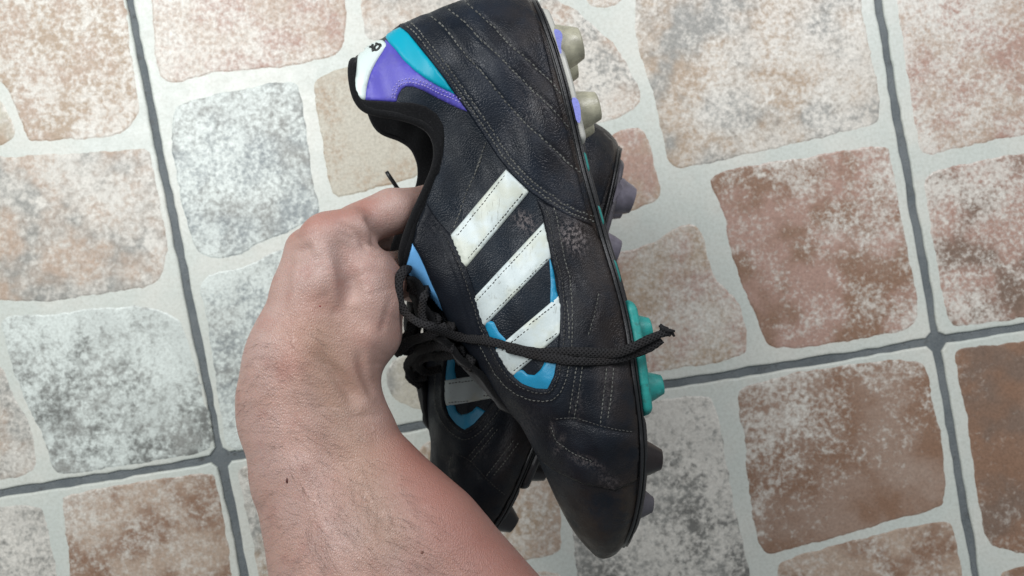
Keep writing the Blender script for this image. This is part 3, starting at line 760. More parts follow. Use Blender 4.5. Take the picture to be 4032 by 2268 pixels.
# overlay: eyestay facing + vamp in one piece, with the side window cut out of it
WIN = [(1720, 863), (1779, 930), (1805, 985), (1833, 1046), (1866, 1140), (1908, 1276), (1935, 1335), (1957, 1377), (1993, 1443), (2025, 1482), (2063, 1510), (2110, 1526), (2157, 1528), (2180, 1480), (2196, 1400), (2201, 1320), (2202, 1200), (2192, 1100), (2175, 1045), (2157, 952), (2137, 850), (2112, 780)]
ov = [(1680, 800)] + WIN + [(2157, 806), (2250, 850), (2333, 893), (2366, 955), (2402, 1070), (2440, 1210), (2460, 1300), (2478, 1420), (2496, 1560), (2512, 1700), (2514, 1800), (2505, 1890), (2420, 1930), (2300, 1905), (2200, 1860), (2135, 1815),
      (2104, 1770), (2056, 1675), (1950, 1558), (1862, 1420), (1800, 1328), (1764, 1270), (1746, 1222), (1725, 1166), (1702, 1118), (1674, 1052), (1650, 1002), (1626, 962), (1640, 900)]
WINc = np.array(WIN)
PAIRS = [R3([(1560, 0), (1575, 160), (1580, 330)]), R3([(1830, -60), (1790, 120), (1740, 300)]), R3([(1690, 560), (1665, 760), (1620, 1010)]), R3([(1640, 560), (1610, 760), (1580, 960)]), R3([(1895, 570), (1870, 800), (1840, 1040)]), R3([(1950, 570), (1935, 800), (1900, 1000)])]
def ov_groove(P, bd):
    dw = poly_dist(P, WINc)
    o = -0.0005 * np.exp(-((dw - 26) / 7) ** 2) - 0.0004 * np.exp(-((dw - 55) / 7) ** 2)
    for ln in PAIRS: o -= 0.0004 * np.exp(-(poly_dist(P, ln) / 7) ** 2)
    return o
panel('vamp_overlay', ov, M_OVER, 0.0014, rim=12, groove=ov_groove)

# bvh of everything laid so far, for seams, logo and laces
VV = []; FFa = []
for v, f in LAYERS:
    b0 = len(VV); VV += [Vector(q) for q in v]; FFa += [tuple(i + b0 for i in q) for q in f]
BVH1 = BVHTree.FromPolygons(VV, FFa)

def stitches(line, gap, ln, wid, mat, parent=None, jitter=0.8, mirror=True, z=0.00025):
    p = resample(line, gap); V = []; F = []
    for a, b2 in zip(p[:-1], p[1:]):
        d = (b2 - a) / np.linalg.norm(b2 - a); c = (a + b2) / 2 + RNG.normal(size=2) * jitter
        e0, e1 = c - d * ln / 2, c + d * ln / 2
        h0, n0_ = hit(BVH1, *e0); h1, n1_ = hit(BVH1, *e1)
        if (h1 - h0).length > 0.02: continue
        t = (h1 - h0).normalized(); nn = (n0_ + n1_).normalized(); s = t.cross(nn).normalized()
        w = wid * .5 * RNG.uniform(.8, 1.2); b0 = len(V); mid = (h0 + h1) / 2 + nn * (z + w * .6)
        ring = [(-1, 0), (-.5, .8), (.5, .8), (1, 0)]
        for q, (cx, k) in zip((h0, h0 * .7 + h1 * .3, h0 * .3 + h1 * .7, h1), ((0, .5), (0, 1), (0, 1), (0, .5))):
            for (rx, rz) in ring: V.append(tuple(q + s * (rx * w * k) + nn * (z + rz * w * k - (0.00025 if k < 1 else 0))))
        for r in range(3):
            for k in range(3): F.append((b0 + r * 4 + k, b0 + r * 4 + k + 1, b0 + r * 4 + 5 + k, b0 + r * 4 + 4 + k))
        F.append((b0, b0 + 1, b0 + 2, b0 + 3)); F.append((b0 + 15, b0 + 14, b0 + 13, b0 + 12))
    if mirror:
        n = len(V); V2 = [(v[0], v[1], 2 * Z0 - v[2]) for v in V]; F = F + [tuple(i + n for i in f[::-1]) for f in F]; V = V + V2
    o = mesh_obj('stitching', V, F, mat, parent or BOOT); o['kind'] = 'stuff'
    return o
def offset_line(line, d):
    p = np.array(line, float); t = np.gradient(p, axis=0); nn = np.stack([-t[:, 1], t[:, 0]], 1); nn /= np.linalg.norm(nn, axis=1)[:, None]
    return p + nn * d
for ln in (QA, QB, QC): stitches(ln, 19, 12, 0.0008, M_STITCH, jitter=1.6)
side = 1 if offset_line(EDGEc, 20)[len(EDGEc) // 2][0] > EDGEc[len(EDGEc) // 2][0] else -1
stitches(offset_line(EDGEc, 20 * side)[2:], 14, 9, 0.00075, M_STITCH, jitter=1.6); stitches(offset_line(EDGEc, 38 * side)[2:], 14, 9, 0.00075, M_STITCH, jitter=1.6)
WINl = resample(WINc, 8)
for d in (20, 52):
    a = offset_line(WINl, d); bq = offset_line(WINl, -d)
    use = bq if np.mean(a[:, 0]) > 0 and poly_dist(a[len(a)//2:len(a)//2+1], np.array(WIN))[0] and a[len(a)//2][1] < WINl[len(WINl)//2][1] else a
    stitches(use[int(len(use) * (.30 if d > 30 else .06)): int(len(use) * .97)], 17, 11, 0.00055, M_STITCHD if d < 30 else M_STITCH)
for ln in PAIRS: stitches(ln, 17, 11, 0.00055, M_STITCH)
for ln in (R2([(1040, 190), (640, 700)]), R2([(1195, 340), (730, 890)]), R2([(1350, 650), (800, 1250)]), R2([(1400, 890), (880, 1410)]), R2([(1470, 1270), (1240, 1449)]), R3([(1240, 240), (1010, 430)]), R3([(1480, 280), (1380, 350)]), R3([(1280, 470), (1110, 600)])):
    stitches(ln, 15, 14.2, 0.00045, M_STITCHD, z=0.00003, jitter=.6)
stitches(R2([(850, 30), (790, 180), (720, 330), (660, 500), (610, 640)]), 17, 11, 0.0006, M_STITCH)
stitches(R1([(1310, 1190), (1260, 1330), (1220, 1449)]), 17, 11, 0.0006, M_STITCH)
pl = R1([(545, 830), (548, 770), (580, 715), (630, 690), (700, 690), (800, 725), (900, 775), (1000, 815), (1090, 860)])
stitches(pl, 12, 8, 0.0005, M_STITCHP); stitches(offset_line(catmull(pl, 2), -12), 14, 5, 0.0006, M_STITCHP)
stitches(R4([(1215, 190), (1260, 320), (1400, 420), (1560, 490)]), 15, 10, 0.0005, M_STITCH)
stitches(R4([(1250, 130), (1420, 120), (1640, 190), (1900, 245)]), 15, 10, 0.0005, M_STITCHD)

# printed mark on the heel tab
def ink(pts, w):
    p = resample(catmull(pts, 6), 2.0); P3 = []
    for q in p:
        l, nr = hit(BVH1, *q); P3.append(l + nr * 0.00012)
    return sweep(P3, w, 6, 0.5)
def tabpx(p): return [(1350 + x / 3.45, 100 + y / 3.45) for x, y in p]
V = []; F = []
for pts, w in ((tabpx([(478, 262), (512, 270), (496, 310), (462, 338), (432, 326), (440, 290), (478, 262)]), 0.0007), (tabpx([(432, 326), (418, 340), (398, 352)]), 0.0009),
               (tabpx([(478, 262), (462, 250), (446, 250)]), 0.0006), (tabpx([(440, 300), (420, 312), (400, 300), (408, 278), (398, 266)]), 0.0007), (tabpx([(400, 300), (380, 296), (362, 306)]), 0.0007)):
    v, f, _, _ = ink(pts, w); b0 = len(V); V += v; F += [tuple(i + b0 for i in q) for q in f]
mesh_obj('printed_mark', V, F, M_INK, tab)

# ---------------- sole: welt, plates, studs
edge = near.reshape(NT + 1, NU + 1, 3)[:, 0, :]
tan = np.gradient(edge[:, :2], axis=0); nrm2 = np.stack([-tan[:, 1], tan[:, 0]], 1); nrm2 /= np.linalg.norm(nrm2, axis=1)[:, None]
if nrm2[NT // 2][0] < 0: nrm2 = -nrm2
halfw = edge[:, 2] - Z0
def strip(name, ta, tb, a, b2, ws, mat, parent=None, rnd=0.001, endround=0.0, nz=13, mirror_far=True):
    ia, ib = int(ta * NT), int(tb * NT); V = []; F = []
    prof = []
    for i in range(ia, ib + 1):
        q = (i - ia) / max(ib - ia, 1); er = 1.0
        if endround: er = math.sqrt(max(0.02, 1 - max(0, 1 - min(q, 1 - q) / endround) ** 2))
        w = max(halfw[i] * ws, 0.0006) * (1 if er > .99 else (0.75 + .25 * er)); bb = a + (b2 - a) * er
        sec = [(a, w), (bb - rnd, w), (bb, w - rnd)] + [(bb, w * k) for k in np.linspace(.7, -.7, 5)] + [(bb, -w + rnd), (bb - rnd, -w), (a, -w)]
        for o_, z in sec: V.append((edge[i][0] + nrm2[i][0] * o_, edge[i][1] + nrm2[i][1] * o_, Z0 + z))
        m = len(sec)
    n = ib - ia + 1
    for i in range(n - 1):
        for k in range(m):
            F.append((i * m + k, i * m + (k + 1) % m, (i + 1) * m + (k + 1) % m, (i + 1) * m + k))
    F.append(tuple(range(m))[::-1]); F.append(tuple((n - 1) * m + k for k in range(m)))
    o = mesh_obj(name, V, F, mat, parent or BOOT)
    bm = bmesh.new(); bm.from_mesh(o.data); bmesh.ops.recalc_face_normals(bm, faces=bm.faces); bm.to_mesh(o.data); bm.free()
    return o
T_AT = lambda y: float(np.interp(y, bot_c[:, 1], ts))
strip('welt', 0, 1, -0.0016, 0.0014, 1.03, M_WELT, rnd=0.0012)
strip('midsole', 0, 1, 0.0008, 0.0022, 0.99, M_WELT, rnd=0.0010)
strip('heel_plate', T_AT(30), T_AT(580), 0.0018, 0.0052, 0.985, M_PLATE, endround=.07)
strip('shank_plate', T_AT(560), T_AT(1230), 0.0018, 0.0042, 0.86, M_SHANK)
for ya, yb in ((590, 690), (805, 900), (1020, 1130)):
    strip('shank_rib', T_AT(ya), T_AT(yb), 0.0018, 0.0036, 0.93, M_TEAL, endround=.25)
strip('forefoot_plate', T_AT(1190), T_AT(1660), 0.0026, 0.0070, 0.985, M_TEAL, endround=.10)
strip('toe_plate', T_AT(1640), T_AT(2135), 0.0018, 0.0036, 0.93, M_SHANK, endround=.12)
def piping(off, zf, r, mat, name, ta=0.0, tb=1.0):
    P = [Vector((edge[i][0] + nrm2[i][0] * off, edge[i][1] + nrm2[i][1] * off, Z0 + halfw[i] * zf)) for i in range(int(ta * NT), int(tb * NT) + 1, 2)]
    v, f, _, _ = sweep(P, r, 8); return mesh_obj(name, v, f, mat, BOOT)
piping(0.0000, 1.03, 0.0010, M_WELT, 'welt_piping'); piping(0.0017, 1.0, 0.0006, M_WELT, 'welt_piping')

def stud(b_a, b_b, t_a, t_b, mat, zoff):
    """base edge points and tip edge points in photograph pixels, seen at the near stud row"""
    z = Z0 + zoff
    A, B, C, D = (U(*q, z) for q in (b_a, b_b, t_a, t_b))
    base = (A + B) / 2; tip = (C + D) / 2; ax = (tip - base); hgt = ax.length; ax.normalize()
    rb, rt = (A - B).length / 2, (C - D).length / 2
    out = []
    for sgn in (1, -1):
        s = Vector((0, 0, 1)).cross(ax).normalized(); u2 = ax.cross(s).normalized()
        prof = [(-.0030, rb * 1.10), (.0000, rb * 1.03), (hgt * .12, rb * .97), (hgt * .5, rb * .55 + rt * .45), (hgt * .90, rt * 1.03), (hgt * .965, rt * .99), (hgt, rt * .88), (hgt * 1.01, rt * .5), (hgt * 1.01, .0001)]
        V = []; F = []; seg = 28
        c0 = Vector((base.x, base.y, Z0 + sgn * zoff))
        axs = Vector((ax.x, ax.y, ax.z)); 
        for h, r in prof:
            for k in range(seg):
                an = 2 * math.pi * k / seg
                V.append(c0 + axs * h + s * (r * math.cos(an)) + u2 * (r * math.sin(an) * .92))
        for i in range(len(prof) - 1):
            for k in range(seg): F.append((i * seg + k, i * seg + (k + 1) % seg, (i + 1) * seg + (k + 1) % seg, (i + 1) * seg + k))
        o = mesh_obj('stud', V, F, mat, BOOT); out.append(o)
        bm = bmesh.new(); bm.from_mesh(o.data); bmesh.ops.recalc_face_normals(bm, faces=bm.faces); bm.to_mesh(o.data); bm.free()
    return out
stud((2200, 103), (2241, 272), (2268, 112), (2310, 228), M_STUDG, .0165)
stud((2258, 362), (2296, 513), (2345, 362), (2368, 470), M_STUDG, .0165)
stud((2476, 1237), (2500, 1372), (2553, 1250), (2574, 1330), M_TEAL, .0240)
stud((2522, 1462), (2540, 1592), (2606, 1474), (2612, 1552), M_TEAL, .0250)
stud((2524, 1727), (2518, 1881), (2600, 1768), (2608, 1852), M_STUDD, .0240)
stud((2512, 1914), (2500, 2046), (2570, 1955), (2570, 2020), M_STUDL, .0120)
# flaking lilac paint beside the heel studs
for pts in ([(2178, 112), (2205, 118), (2217, 140), (2208, 175), (2212, 212), (2204, 210), (2190, 160)], [(2248, 384), (2272, 384), (2286, 420), (2287, 486), (2270, 480), (2262, 440)]):
    z = Z0 + .0292; q = chaikin(pts, 1); V = []; n = len(q)
    for dz in (0.0, -.0010):
        V += [tuple(U(x, y, z + dz)) for x, y in q]
    F = [tuple(range(n)), tuple(range(2 * n - 1, n - 1, -1))] + [(i, n + i, n + (i + 1) % n, (i + 1) % n) for i in range(n)]
    o = mesh_obj('paint_patch', V, F, M_PAINT, BOOT, smooth=False)

# ---------------- tongue and laces
def spread(rows, nv, thick, name, mat, parent):
    """slab from rows of (left point, right point) lines with thickness along z"""
    V = []; F = []; n = len(rows)
    for s in (1, -1):
        for a, b2 in rows:
            for k in range(nv + 1):
                t = k / nv; p = Vector(a).lerp(Vector(b2), t); p.z += s * thick * .5; V.append(tuple(p))
    m = nv + 1
    for s in (0, 1):
        for i in range(n - 1):
            for k in range(nv):
                f = (s * n * m + i * m + k, s * n * m + i * m + k + 1, s * n * m + (i + 1) * m + k + 1, s * n * m + (i + 1) * m + k); F.append(f if s else f[::-1])
    per = [i * m for i in range(n)] + [(n - 1) * m + k for k in range(1, m)] + [i * m + nv for i in range(n - 2, -1, -1)] + [k for k in range(nv - 1, 0, -1)]
    for a, b2 in zip(per, per[1:] + per[:1]): F.append((a, b2, b2 + n * m, a + n * m))
    o = mesh_obj(name, V, F, mat, parent)
    bm = bmesh.new(); bm.from_mesh(o.data); bmesh.ops.recalc_face_normals(bm, faces=bm.faces); bm.to_mesh(o.data); bm.free()
    return o
# tongue: a curved strip lying in the throat between the two facings
def tongue(parent):
    ctr = [(1585, 1080, .0), (1610, 1150, .0), (1640, 1230, 0), (1690, 1310, 0), (1760, 1380, 0), (1850, 1470, 0), (1960, 1600, 0)]
    ctr = catmull(ctr, 5); V = []; F = []; m = 13; n = len(ctr)
    for th in (0.0, -0.0030):
        for i, (x, y, _) in enumerate(ctr):
            w = np.interp(i / n, [0, .3, .7, 1], [.021, .020, .017, .010])
            for k in range(m):
                a = (k / (m - 1) * 2 - 1)
                wav = 0.0010 * math.sin(i * .9 + k)
                p = U(x, y, Z0); p = p + Vector((0.0075 * a * a - th * 1.0 + wav, -0.003 * a * a - th * .3, w * a)); V.append(tuple(p))
    for s in (0, 1):
        for i in range(n - 1):
            for k in range(m - 1):
                b0 = s * n * m; f = (b0 + i * m + k, b0 + i * m + k + 1, b0 + (i + 1) * m + k + 1, b0 + (i + 1) * m + k); F.append(f)
    per = [i * m for i in range(n)] + [(n - 1) * m + k for k in range(1, m)] + [i * m + m - 1 for i in range(n - 2, -1, -1)] + [k for k in range(m - 2, 0, -1)]
    for a, b2 in zip(per, per[1:] + per[:1]): F.append((a, b2, b2 + n * m, a + n * m))
    o = mesh_obj('tongue', V, F, M_BLACKFAB, parent)
    bm = bmesh.new(); bm.from_mesh(o.data); bmesh.ops.recalc_face_normals(bm, faces=bm.faces); bm.to_mesh(o.data); bm.free()
tongue(BOOT)

def lace(pts3, r, name='lace', flat=.42, parent=None, up=(0, 0, 1), fray=True):
    P = catmull([tuple(p) for p in pts3], 10); P = resample(P, 0.0011)
    ph = RNG.uniform(0, 6)
    rr = [r * (1 + .10 * math.sin(i * .11 + ph) + .05 * math.sin(i * .8) + .05 * RNG.normal()) for i in range(len(P))]
    P = P + np.stack([.0003 * np.sin(np.arange(len(P)) * .21 + ph), .0003 * np.cos(np.arange(len(P)) * .17), 0 * np.arange(len(P))], 1)
    v, f, a1, a2 = sweep([Vector(p) for p in P], rr, 12, flat, up)
    return mesh_obj(name, v, f, M_LACE, parent, attrs={'along': a1, 'around': a2})
def on(px, lift, z=None):
    if z is not None: return tuple(U(px[0], px[1], z))
    loc, nr = hit(BVH1, *px); return tuple(loc + nr * lift)
def R7(p): return cropA(p, 1450, 950, 2.07)
# cross lacing bars through the throat (shared by both boots)
for i, q in enumerate([(1640, 1110), (1672, 1165), (1712, 1228), (1770, 1300), (1838, 1392)]):
    c = U(*q, Z0); w = (.019, .019, .0185, .018, .016)[i]
    sk = .004 * (-1) ** i
    lace([c + Vector((.004, -.001 - sk, w)), c + Vector((-.001, -sk * .5, w * .7)), c + Vector((-.004, 0, 0)), c + Vector((-.001, sk * .5, -w * .7)), c + Vector((.004, -.001 + sk, -w))], 0.0034, parent=BOOT, up=(-1, 0.4, 0))
SHARED = [o for o in bpy.data.objects if o.parent is BOOT] + [o for o in bpy.data.objects if o.parent is tab]

# second boot: same make, lower down, swung round and heel dropped
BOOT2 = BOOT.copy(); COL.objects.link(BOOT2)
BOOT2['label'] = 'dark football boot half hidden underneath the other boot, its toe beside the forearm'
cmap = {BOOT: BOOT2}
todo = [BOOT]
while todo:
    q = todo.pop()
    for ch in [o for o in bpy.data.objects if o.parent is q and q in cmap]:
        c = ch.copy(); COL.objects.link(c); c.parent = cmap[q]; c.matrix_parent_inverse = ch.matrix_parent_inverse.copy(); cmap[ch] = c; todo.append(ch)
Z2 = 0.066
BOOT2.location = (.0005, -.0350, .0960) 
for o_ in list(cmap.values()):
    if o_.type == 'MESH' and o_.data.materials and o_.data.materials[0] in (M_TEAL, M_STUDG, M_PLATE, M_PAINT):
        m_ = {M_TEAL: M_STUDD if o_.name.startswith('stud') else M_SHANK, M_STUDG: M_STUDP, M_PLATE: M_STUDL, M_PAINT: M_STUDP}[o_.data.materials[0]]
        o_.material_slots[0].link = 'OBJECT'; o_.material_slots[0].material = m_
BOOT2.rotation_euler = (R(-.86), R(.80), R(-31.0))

# long loose lace of the upper boot: out of the top eyelet, round, and right across the boot
L1 = R7([(340, 235), (290, 235), (255, 300), (250, 400), (268, 500), (320, 600), (410, 670), (520, 705)])
zz = [Z0 + .0225, Z0 + .028, Z0 + .030, Z0 + .031, Z0 + .031, Z0 + .031, Z0 + .033, Z0 + .034]
pts = [on(L1[0], 0.0005)] + [on(q, 0, z) for q, z in zip(L1[1:], zz[1:])]
L2 = R3([(560, 275), (700, 300), (900, 345), (1100, 385), (1300, 420), (1480, 440), (1680, 445), (1850, 450)])
pts += [on(q, 0.0016) for q in L2[1:]]
end = R3([(1990, 440), (2110, 400), (2230, 345), (2330, 300), (2410, 262)])
pts += [on(q, 0, z) for q, z in zip(end, (Z0 + .046, Z0 + .047, Z0 + .047, Z0 + .046, Z0 + .045))]
lace(pts, 0.0020, parent=BOOT)
L4 = R3([(1060, 400), (1250, 440), (1420, 488), (1600, 515), (1780, 520), (1920, 512)])
pts = [on(q, 0.0014) for q in L4] + [on(q, 0, z) for q, z in zip(R3([(2040, 480), (2150, 435), (2260, 385), (2340, 325)]), (Z0 + .044, Z0 + .044, Z0 + .044, Z0 + .044))]
lace(pts, 0.0022, parent=BOOT)
# short loop through the second eyelet
L3 = R7([(500, 430), (462, 440), (440, 520), (430, 600), (460, 670), (540, 700)])
lace([on(L3[0], .0003), on(L3[1], 0, Z0 + .026), on(L3[2], 0, Z0 + .025), on(L3[3], 0, Z0 + .024), on(L3[4], 0, Z0 + .024), on(L3[5], 0, Z0 + .022)], 0.0021, parent=BOOT)
# slack laces bunched in the gap below the hand
for pl_, zs, par in ((R7([(640, 700), (520, 760), (400, 790), (330, 820), (260, 890), (225, 912)]), (.022, .018, .010, .004, .0, -.004), BOOT),
                (R7([(700, 880), (560, 850), (430, 880), (340, 960), (320, 1040), (380, 1110), (480, 1090)]), (.018, .010, -.006, -.03, -.05, -.06, -.06), BOOT),
                (R7([(780, 900), (600, 930), (440, 960), (350, 1040), (345, 1110), (430, 1180)]), (.014, .0, -.03, -.055, -.06, -.065), BOOT),
                (R7([(360, 660), (340, 740), (300, 800), (290, 880), (330, 885), (380, 800)]), (.004, .0, -.004, -.010, -.012, -.010), BOOT),
                (R7([(620, 800), (500, 820), (420, 900), (400, 1000), (470, 1060), (600, 1040)]), (.010, .0, -.02, -.04, -.05, -.05), BOOT)):
    lace([on(q, 0, Z0 + z) for q, z in zip(pl_, zs)], 0.0025, parent=par)

# stiff tip of a lace poking out above the index finger
v_, f_, _, _ = sweep([U(1522, 676, .128), U(1535, 697, .128), U(1548, 716, .127), U(1564, 740, .126), U(1600, 790, .120)], [.0011, .0012, .0012, .0012, .0012], 10)
mesh_obj('lace_tip', v_, f_, M_WELT, BOOT)

# frayed ends of the loose lace
V = []; F = []
for (a_, b_) in ((R3([(2395, 270)])[0], R3([(2450, 285)])[0]), (R3([(2395, 270)])[0], R3([(2325, 218)])[0])):
    for i in range(9):
        o_ = Vector(RNG.normal(size=3) * .0008); p0 = U(*a_, Z0 + .045) + o_; p1 = p0.lerp(U(*b_, Z0 + .045), .75) + Vector(RNG.normal(size=3) * .0006)
        pm = p0.lerp(p1, .5) + Vector(RNG.normal(size=3) * .0006)
        v, f, _, _ = sweep([p0, pm, p1], [.0008, .0008, .0005], 6); b0 = len(V); V += v; F += [tuple(k + b0 for k in q) for q in f]
o = mesh_obj('frayed_end', V, F, M_LACE, BOOT, attrs={'along': [0] * len(V), 'around': [0] * len(V)}); o['kind'] = 'stuff'

# ------------------------------------------------------------------ forearm and hand: one continuous skin
def m_skin():
    b = MatB('skin')
    lo = b.noise(24, 4, 0.6); mid = b.noise(75, 4, 0.6)
    c = b.mix(b.step(lo, 0.36, 0.66), (0.370, 0.245, 0.210, 1), (0.385, 0.235, 0.190, 1))
    c = b.mix(b.math('MULTIPLY', b.step(mid, 0.48, 0.70), 0.50), c, (0.315, 0.160, 0.132, 1))
    c = b.mix(b.math('MULTIPLY', b.step(b.noise(420, 3, 0.6), 0.52, 0.68), 0.22), c, (0.30, 0.18, 0.15, 1))
    c = b.mix(b.math('MULTIPLY', b.attr('flush'), 0.75), c, (0.320, 0.135, 0.102, 1))
    c = b.mix(b.math('MULTIPLY', b.attr('tan'), 0.50), c, (0.280, 0.180, 0.120, 1))
    c = b.mix(b.math('MULTIPLY', b.step(b.voro(520), 0.0, 0.16, 1, 0), 0.28), c, (0.24, 0.11, 0.085, 1))
    b.set(Base_Color=c, Roughness=b.step(b.noise(300, 3), 0.3, 0.7, 0.38, 0.52), Specular_IOR_Level=0.5)
    b.set(Subsurface_Weight=0.14, Subsurface_Radius=(0.010, 0.004, 0.002), Subsurface_Scale=0.35)
    v1 = b.voro(1100, vec=b.mapped(scale=(1, 0.6, 1), rot=(0, 0, 0.4)), feature='DISTANCE_TO_EDGE')
    h = b.math('ADD', b.math('MULTIPLY', b.step(v1, 0, 0.3), 0.55), b.math('MULTIPLY', b.noise(500, 4, 0.6), 0.7))
    b.bump(h, 0.38, 0.0006)
    return b.m

ZA = 0.207                                           # height of the forearm's core
def PX(sx, sy, z): return np.array(U(sx, sy, z))
def pxr(r, z): return r * (H - z) / FS               # pixels -> metres at that height
GS = 0.00125
glo = np.array([-.150, -.225, .085]); ghi = np.array([.060, .085, .262])
gn = np.ceil((ghi - glo) / GS).astype(int)
gx = glo[0] + GS * np.arange(gn[0]); gy = glo[1] + GS * np.arange(gn[1]); gz = glo[2] + GS * np.arange(gn[2])
GX, GY, GZ = np.meshgrid(gx.astype(np.float32), gy.astype(np.float32), gz.astype(np.float32), indexing='ij')
def smin(a, b, k):
    h = np.clip(.5 + .5 * (b - a) / k, 0, 1); return b + (a - b) * h - k * h * (1 - h)
def cone(a, b, ra, rb, zs=1.0):
    """tapered capsule; zs < 1 flattens it in height"""
    a = np.asarray(a, np.float32); b = np.asarray(b, np.float32); ab = b - a
    px, py, pz = GX - a[0], GY - a[1], (GZ - a[2])
    t = np.clip((px * ab[0] + py * ab[1] + pz * ab[2]) / float((ab ** 2).sum()), 0, 1)
    dx, dy, dz = px - t * ab[0], py - t * ab[1], (pz - t * ab[2]) / zs
    return (np.sqrt(dx * dx + dy * dy + dz * dz) - (ra + (rb - ra) * t)) * (1 if zs >= 1 else (.5 + .5 * zs))
def chain(pts, k=0.004, zs=1.0):
    d = None
    for p, q in zip(pts[:-1], pts[1:]):
        c = cone(p[0], q[0], p[1], q[1], zs); d = c if d is None else smin(d, c, k)
    return d
def A(sx, sy, rpx, z=ZA): return (PX(sx, sy, z), pxr(rpx, z))
F_ = chain([A(1760, 2640, 520, ZA + .010), A(1530, 2278, 452, ZA + .008), A(1458, 2150, 402, ZA + .006), A(1386, 2018, 352, ZA + .004), A(1296, 1847, 308, ZA + .002), A(1245, 1690, 280, ZA + .001), A(1218, 1560, 264, ZA), A(1218, 1450, 258, ZA)], 0.002, zs=.70)
# back of the hand
palm = chain([A(1225, 1480, 250, ZA), A(1240, 1330, 225, ZA - .001), A(1242, 1180, 165, ZA), A(1262, 1060, 135, ZA)], 0.003, zs=.70)
F_ = smin(F_, palm, 0.006)
def add(pts, k, kk=0.002, zs=1.0):
    global F_
    F_ = smin(F_, chain(pts, kk, zs), k)
add([A(1240, 1400, 80, ZA + .008), A(1262, 1100, 80, ZA + .007), A(1292, 940, 90, ZA + .003)], 0.009)         # index metacarpal
add([A(1180, 1380, 78, ZA + .002), A(1180, 1130, 76, ZA - .002), A(1215, 990, 84, ZA - .008)], 0.009)         # middle metacarpal
add([A(1140, 1380, 82, ZA - .006), A(1158, 1180, 78, ZA - .014), A(1205, 1055, 80, ZA - .022)], 0.009)        # ring metacarpal
add([A(1170, 1380, 95, ZA - .016), A(1220, 1200, 88, ZA - .028), A(1270, 1120, 80, ZA - .036)], 0.009)        # little metacarpal
# thumb: ball, web and phalanges running into the boot
add([A(1340, 1430, 118, ZA - .003), A(1450, 1310, 130, ZA - .003), A(1460, 1200, 128, ZA - .002), A(1440, 1095, 116, ZA - .001)], 0.008)
add([A(1440, 1095, 114, ZA - .002), A(1560, 1085, 94, ZA - .026), A(1690, 1040, 78, ZA - .040)], 0.004)
add([A(1320, 1010, 84, ZA - .001), A(1395, 1050, 84, ZA - .002)], 0.010)                                       # web between thumb and index
# index finger over the collar, fingertips under the boot
add([A(1292, 935, 92, ZA + .003), A(1388, 905, 88, ZA + .001)], 0.007)
add([A(1405, 888, 88, ZA - .008), A(1545, 832, 90, ZA - .014), A(1690, 815, 82, ZA - .036)], 0.0035)
add([A(1690, 815, 82, ZA - .036), A(1830, 860, 74, ZA - .062)], 0.004)
for (p, q, s, t) in (((1215, 985, 84, -.010), (1330, 915, 84, -.040), (1520, 880, 80, -.062), (1720, 930, 74, -.072)), ((1205, 1055, 80, -.024), (1320, 985, 80, -.052), (1500, 985, 78, -.074), (1690, 1030, 70, -.078)),
                     ((1270, 1120, 78, -.038), (1370, 1080, 76, -.062), (1500, 1090, 70, -.080), (1640, 1130, 64, -.082))):
    add([A(a, b2, r, ZA + z) for a, b2, r, z in (p, q, s, t)], 0.004)
# wrist bones
add([A(1040, 1640, 76, ZA - .001), A(1045, 1590, 74, ZA - .001)], 0.012)
add([A(1400, 1570, 66, ZA - .002), A(1450, 1665, 66, ZA - .001)], 0.009)

def surface_nets(f):
    s = f < 0
    n = f.shape
    c = np.zeros((n[0] - 1, n[1] - 1, n[2] - 1), np.uint8)
    for dx in (0, 1):
        for dy in (0, 1):
            for dz in (0, 1): c += s[dx:n[0] - 1 + dx, dy:n[1] - 1 + dy, dz:n[2] - 1 + dz]
    act = (c > 0) & (c < 8); ids = np.full(c.shape, -1, np.int64); ijk = np.argwhere(act); ids[act] = np.arange(len(ijk))
    acc = np.zeros((len(ijk), 3)); cnt = np.zeros(len(ijk))
    corner = [(a, b2, d) for a in (0, 1) for b2 in (0, 1) for d in (0, 1)]
    for a in corner:
        for ax in range(3):
            if a[ax]: continue
            b2 = list(a); b2[ax] = 1
            fa = f[ijk[:, 0] + a[0], ijk[:, 1] + a[1], ijk[:, 2] + a[2]]; fb = f[ijk[:, 0] + b2[0], ijk[:, 1] + b2[1], ijk[:, 2] + b2[2]]
            m = (fa < 0) != (fb < 0); t = np.where(m, fa / np.where(m, fa - fb, 1), 0)
            p = np.array(a, float)[None].repeat(len(ijk), 0); p[:, ax] = t
            acc[m] += p[m]; cnt[m] += 1
    V = glo + GS * (ijk + acc / cnt[:, None])
    Q = []
    for ax in range(3):
        o1, o2 = [(1, 2), (2, 0), (0, 1)][ax]
        sl0 = [slice(None)] * 3; sl1 = [slice(None)] * 3; sl0[ax] = slice(0, -1); sl1[ax] = slice(1, None)
        s0, s1 = s[tuple(sl0)], s[tuple(sl1)]
        e = np.argwhere(s0 != s1)
        ok = (e[:, o1] > 0) & (e[:, o2] > 0) & (e[:, o1] < n[o1] - 1) & (e[:, o2] < n[o2] - 1) ; e = e[ok]
        d1 = np.zeros(3, int); d1[o1] = 1; d2 = np.zeros(3, int); d2[o2] = 1
        g_ = lambda q: ids[q[:, 0], q[:, 1], q[:, 2]]
        q = np.stack([g_(e - d1 - d2), g_(e - d2), g_(e), g_(e - d1)], 1)
        fl = s0[e[:, 0], e[:, 1], e[:, 2]]
        q = np.where(fl[:, None], q, q[:, ::-1]); Q.append(q)
    Q = np.vstack(Q); Q = Q[(Q >= 0).all(1)]
    return V, Q
AV, AQ = surface_nets(F_)
del GX, GY, GZ, F_
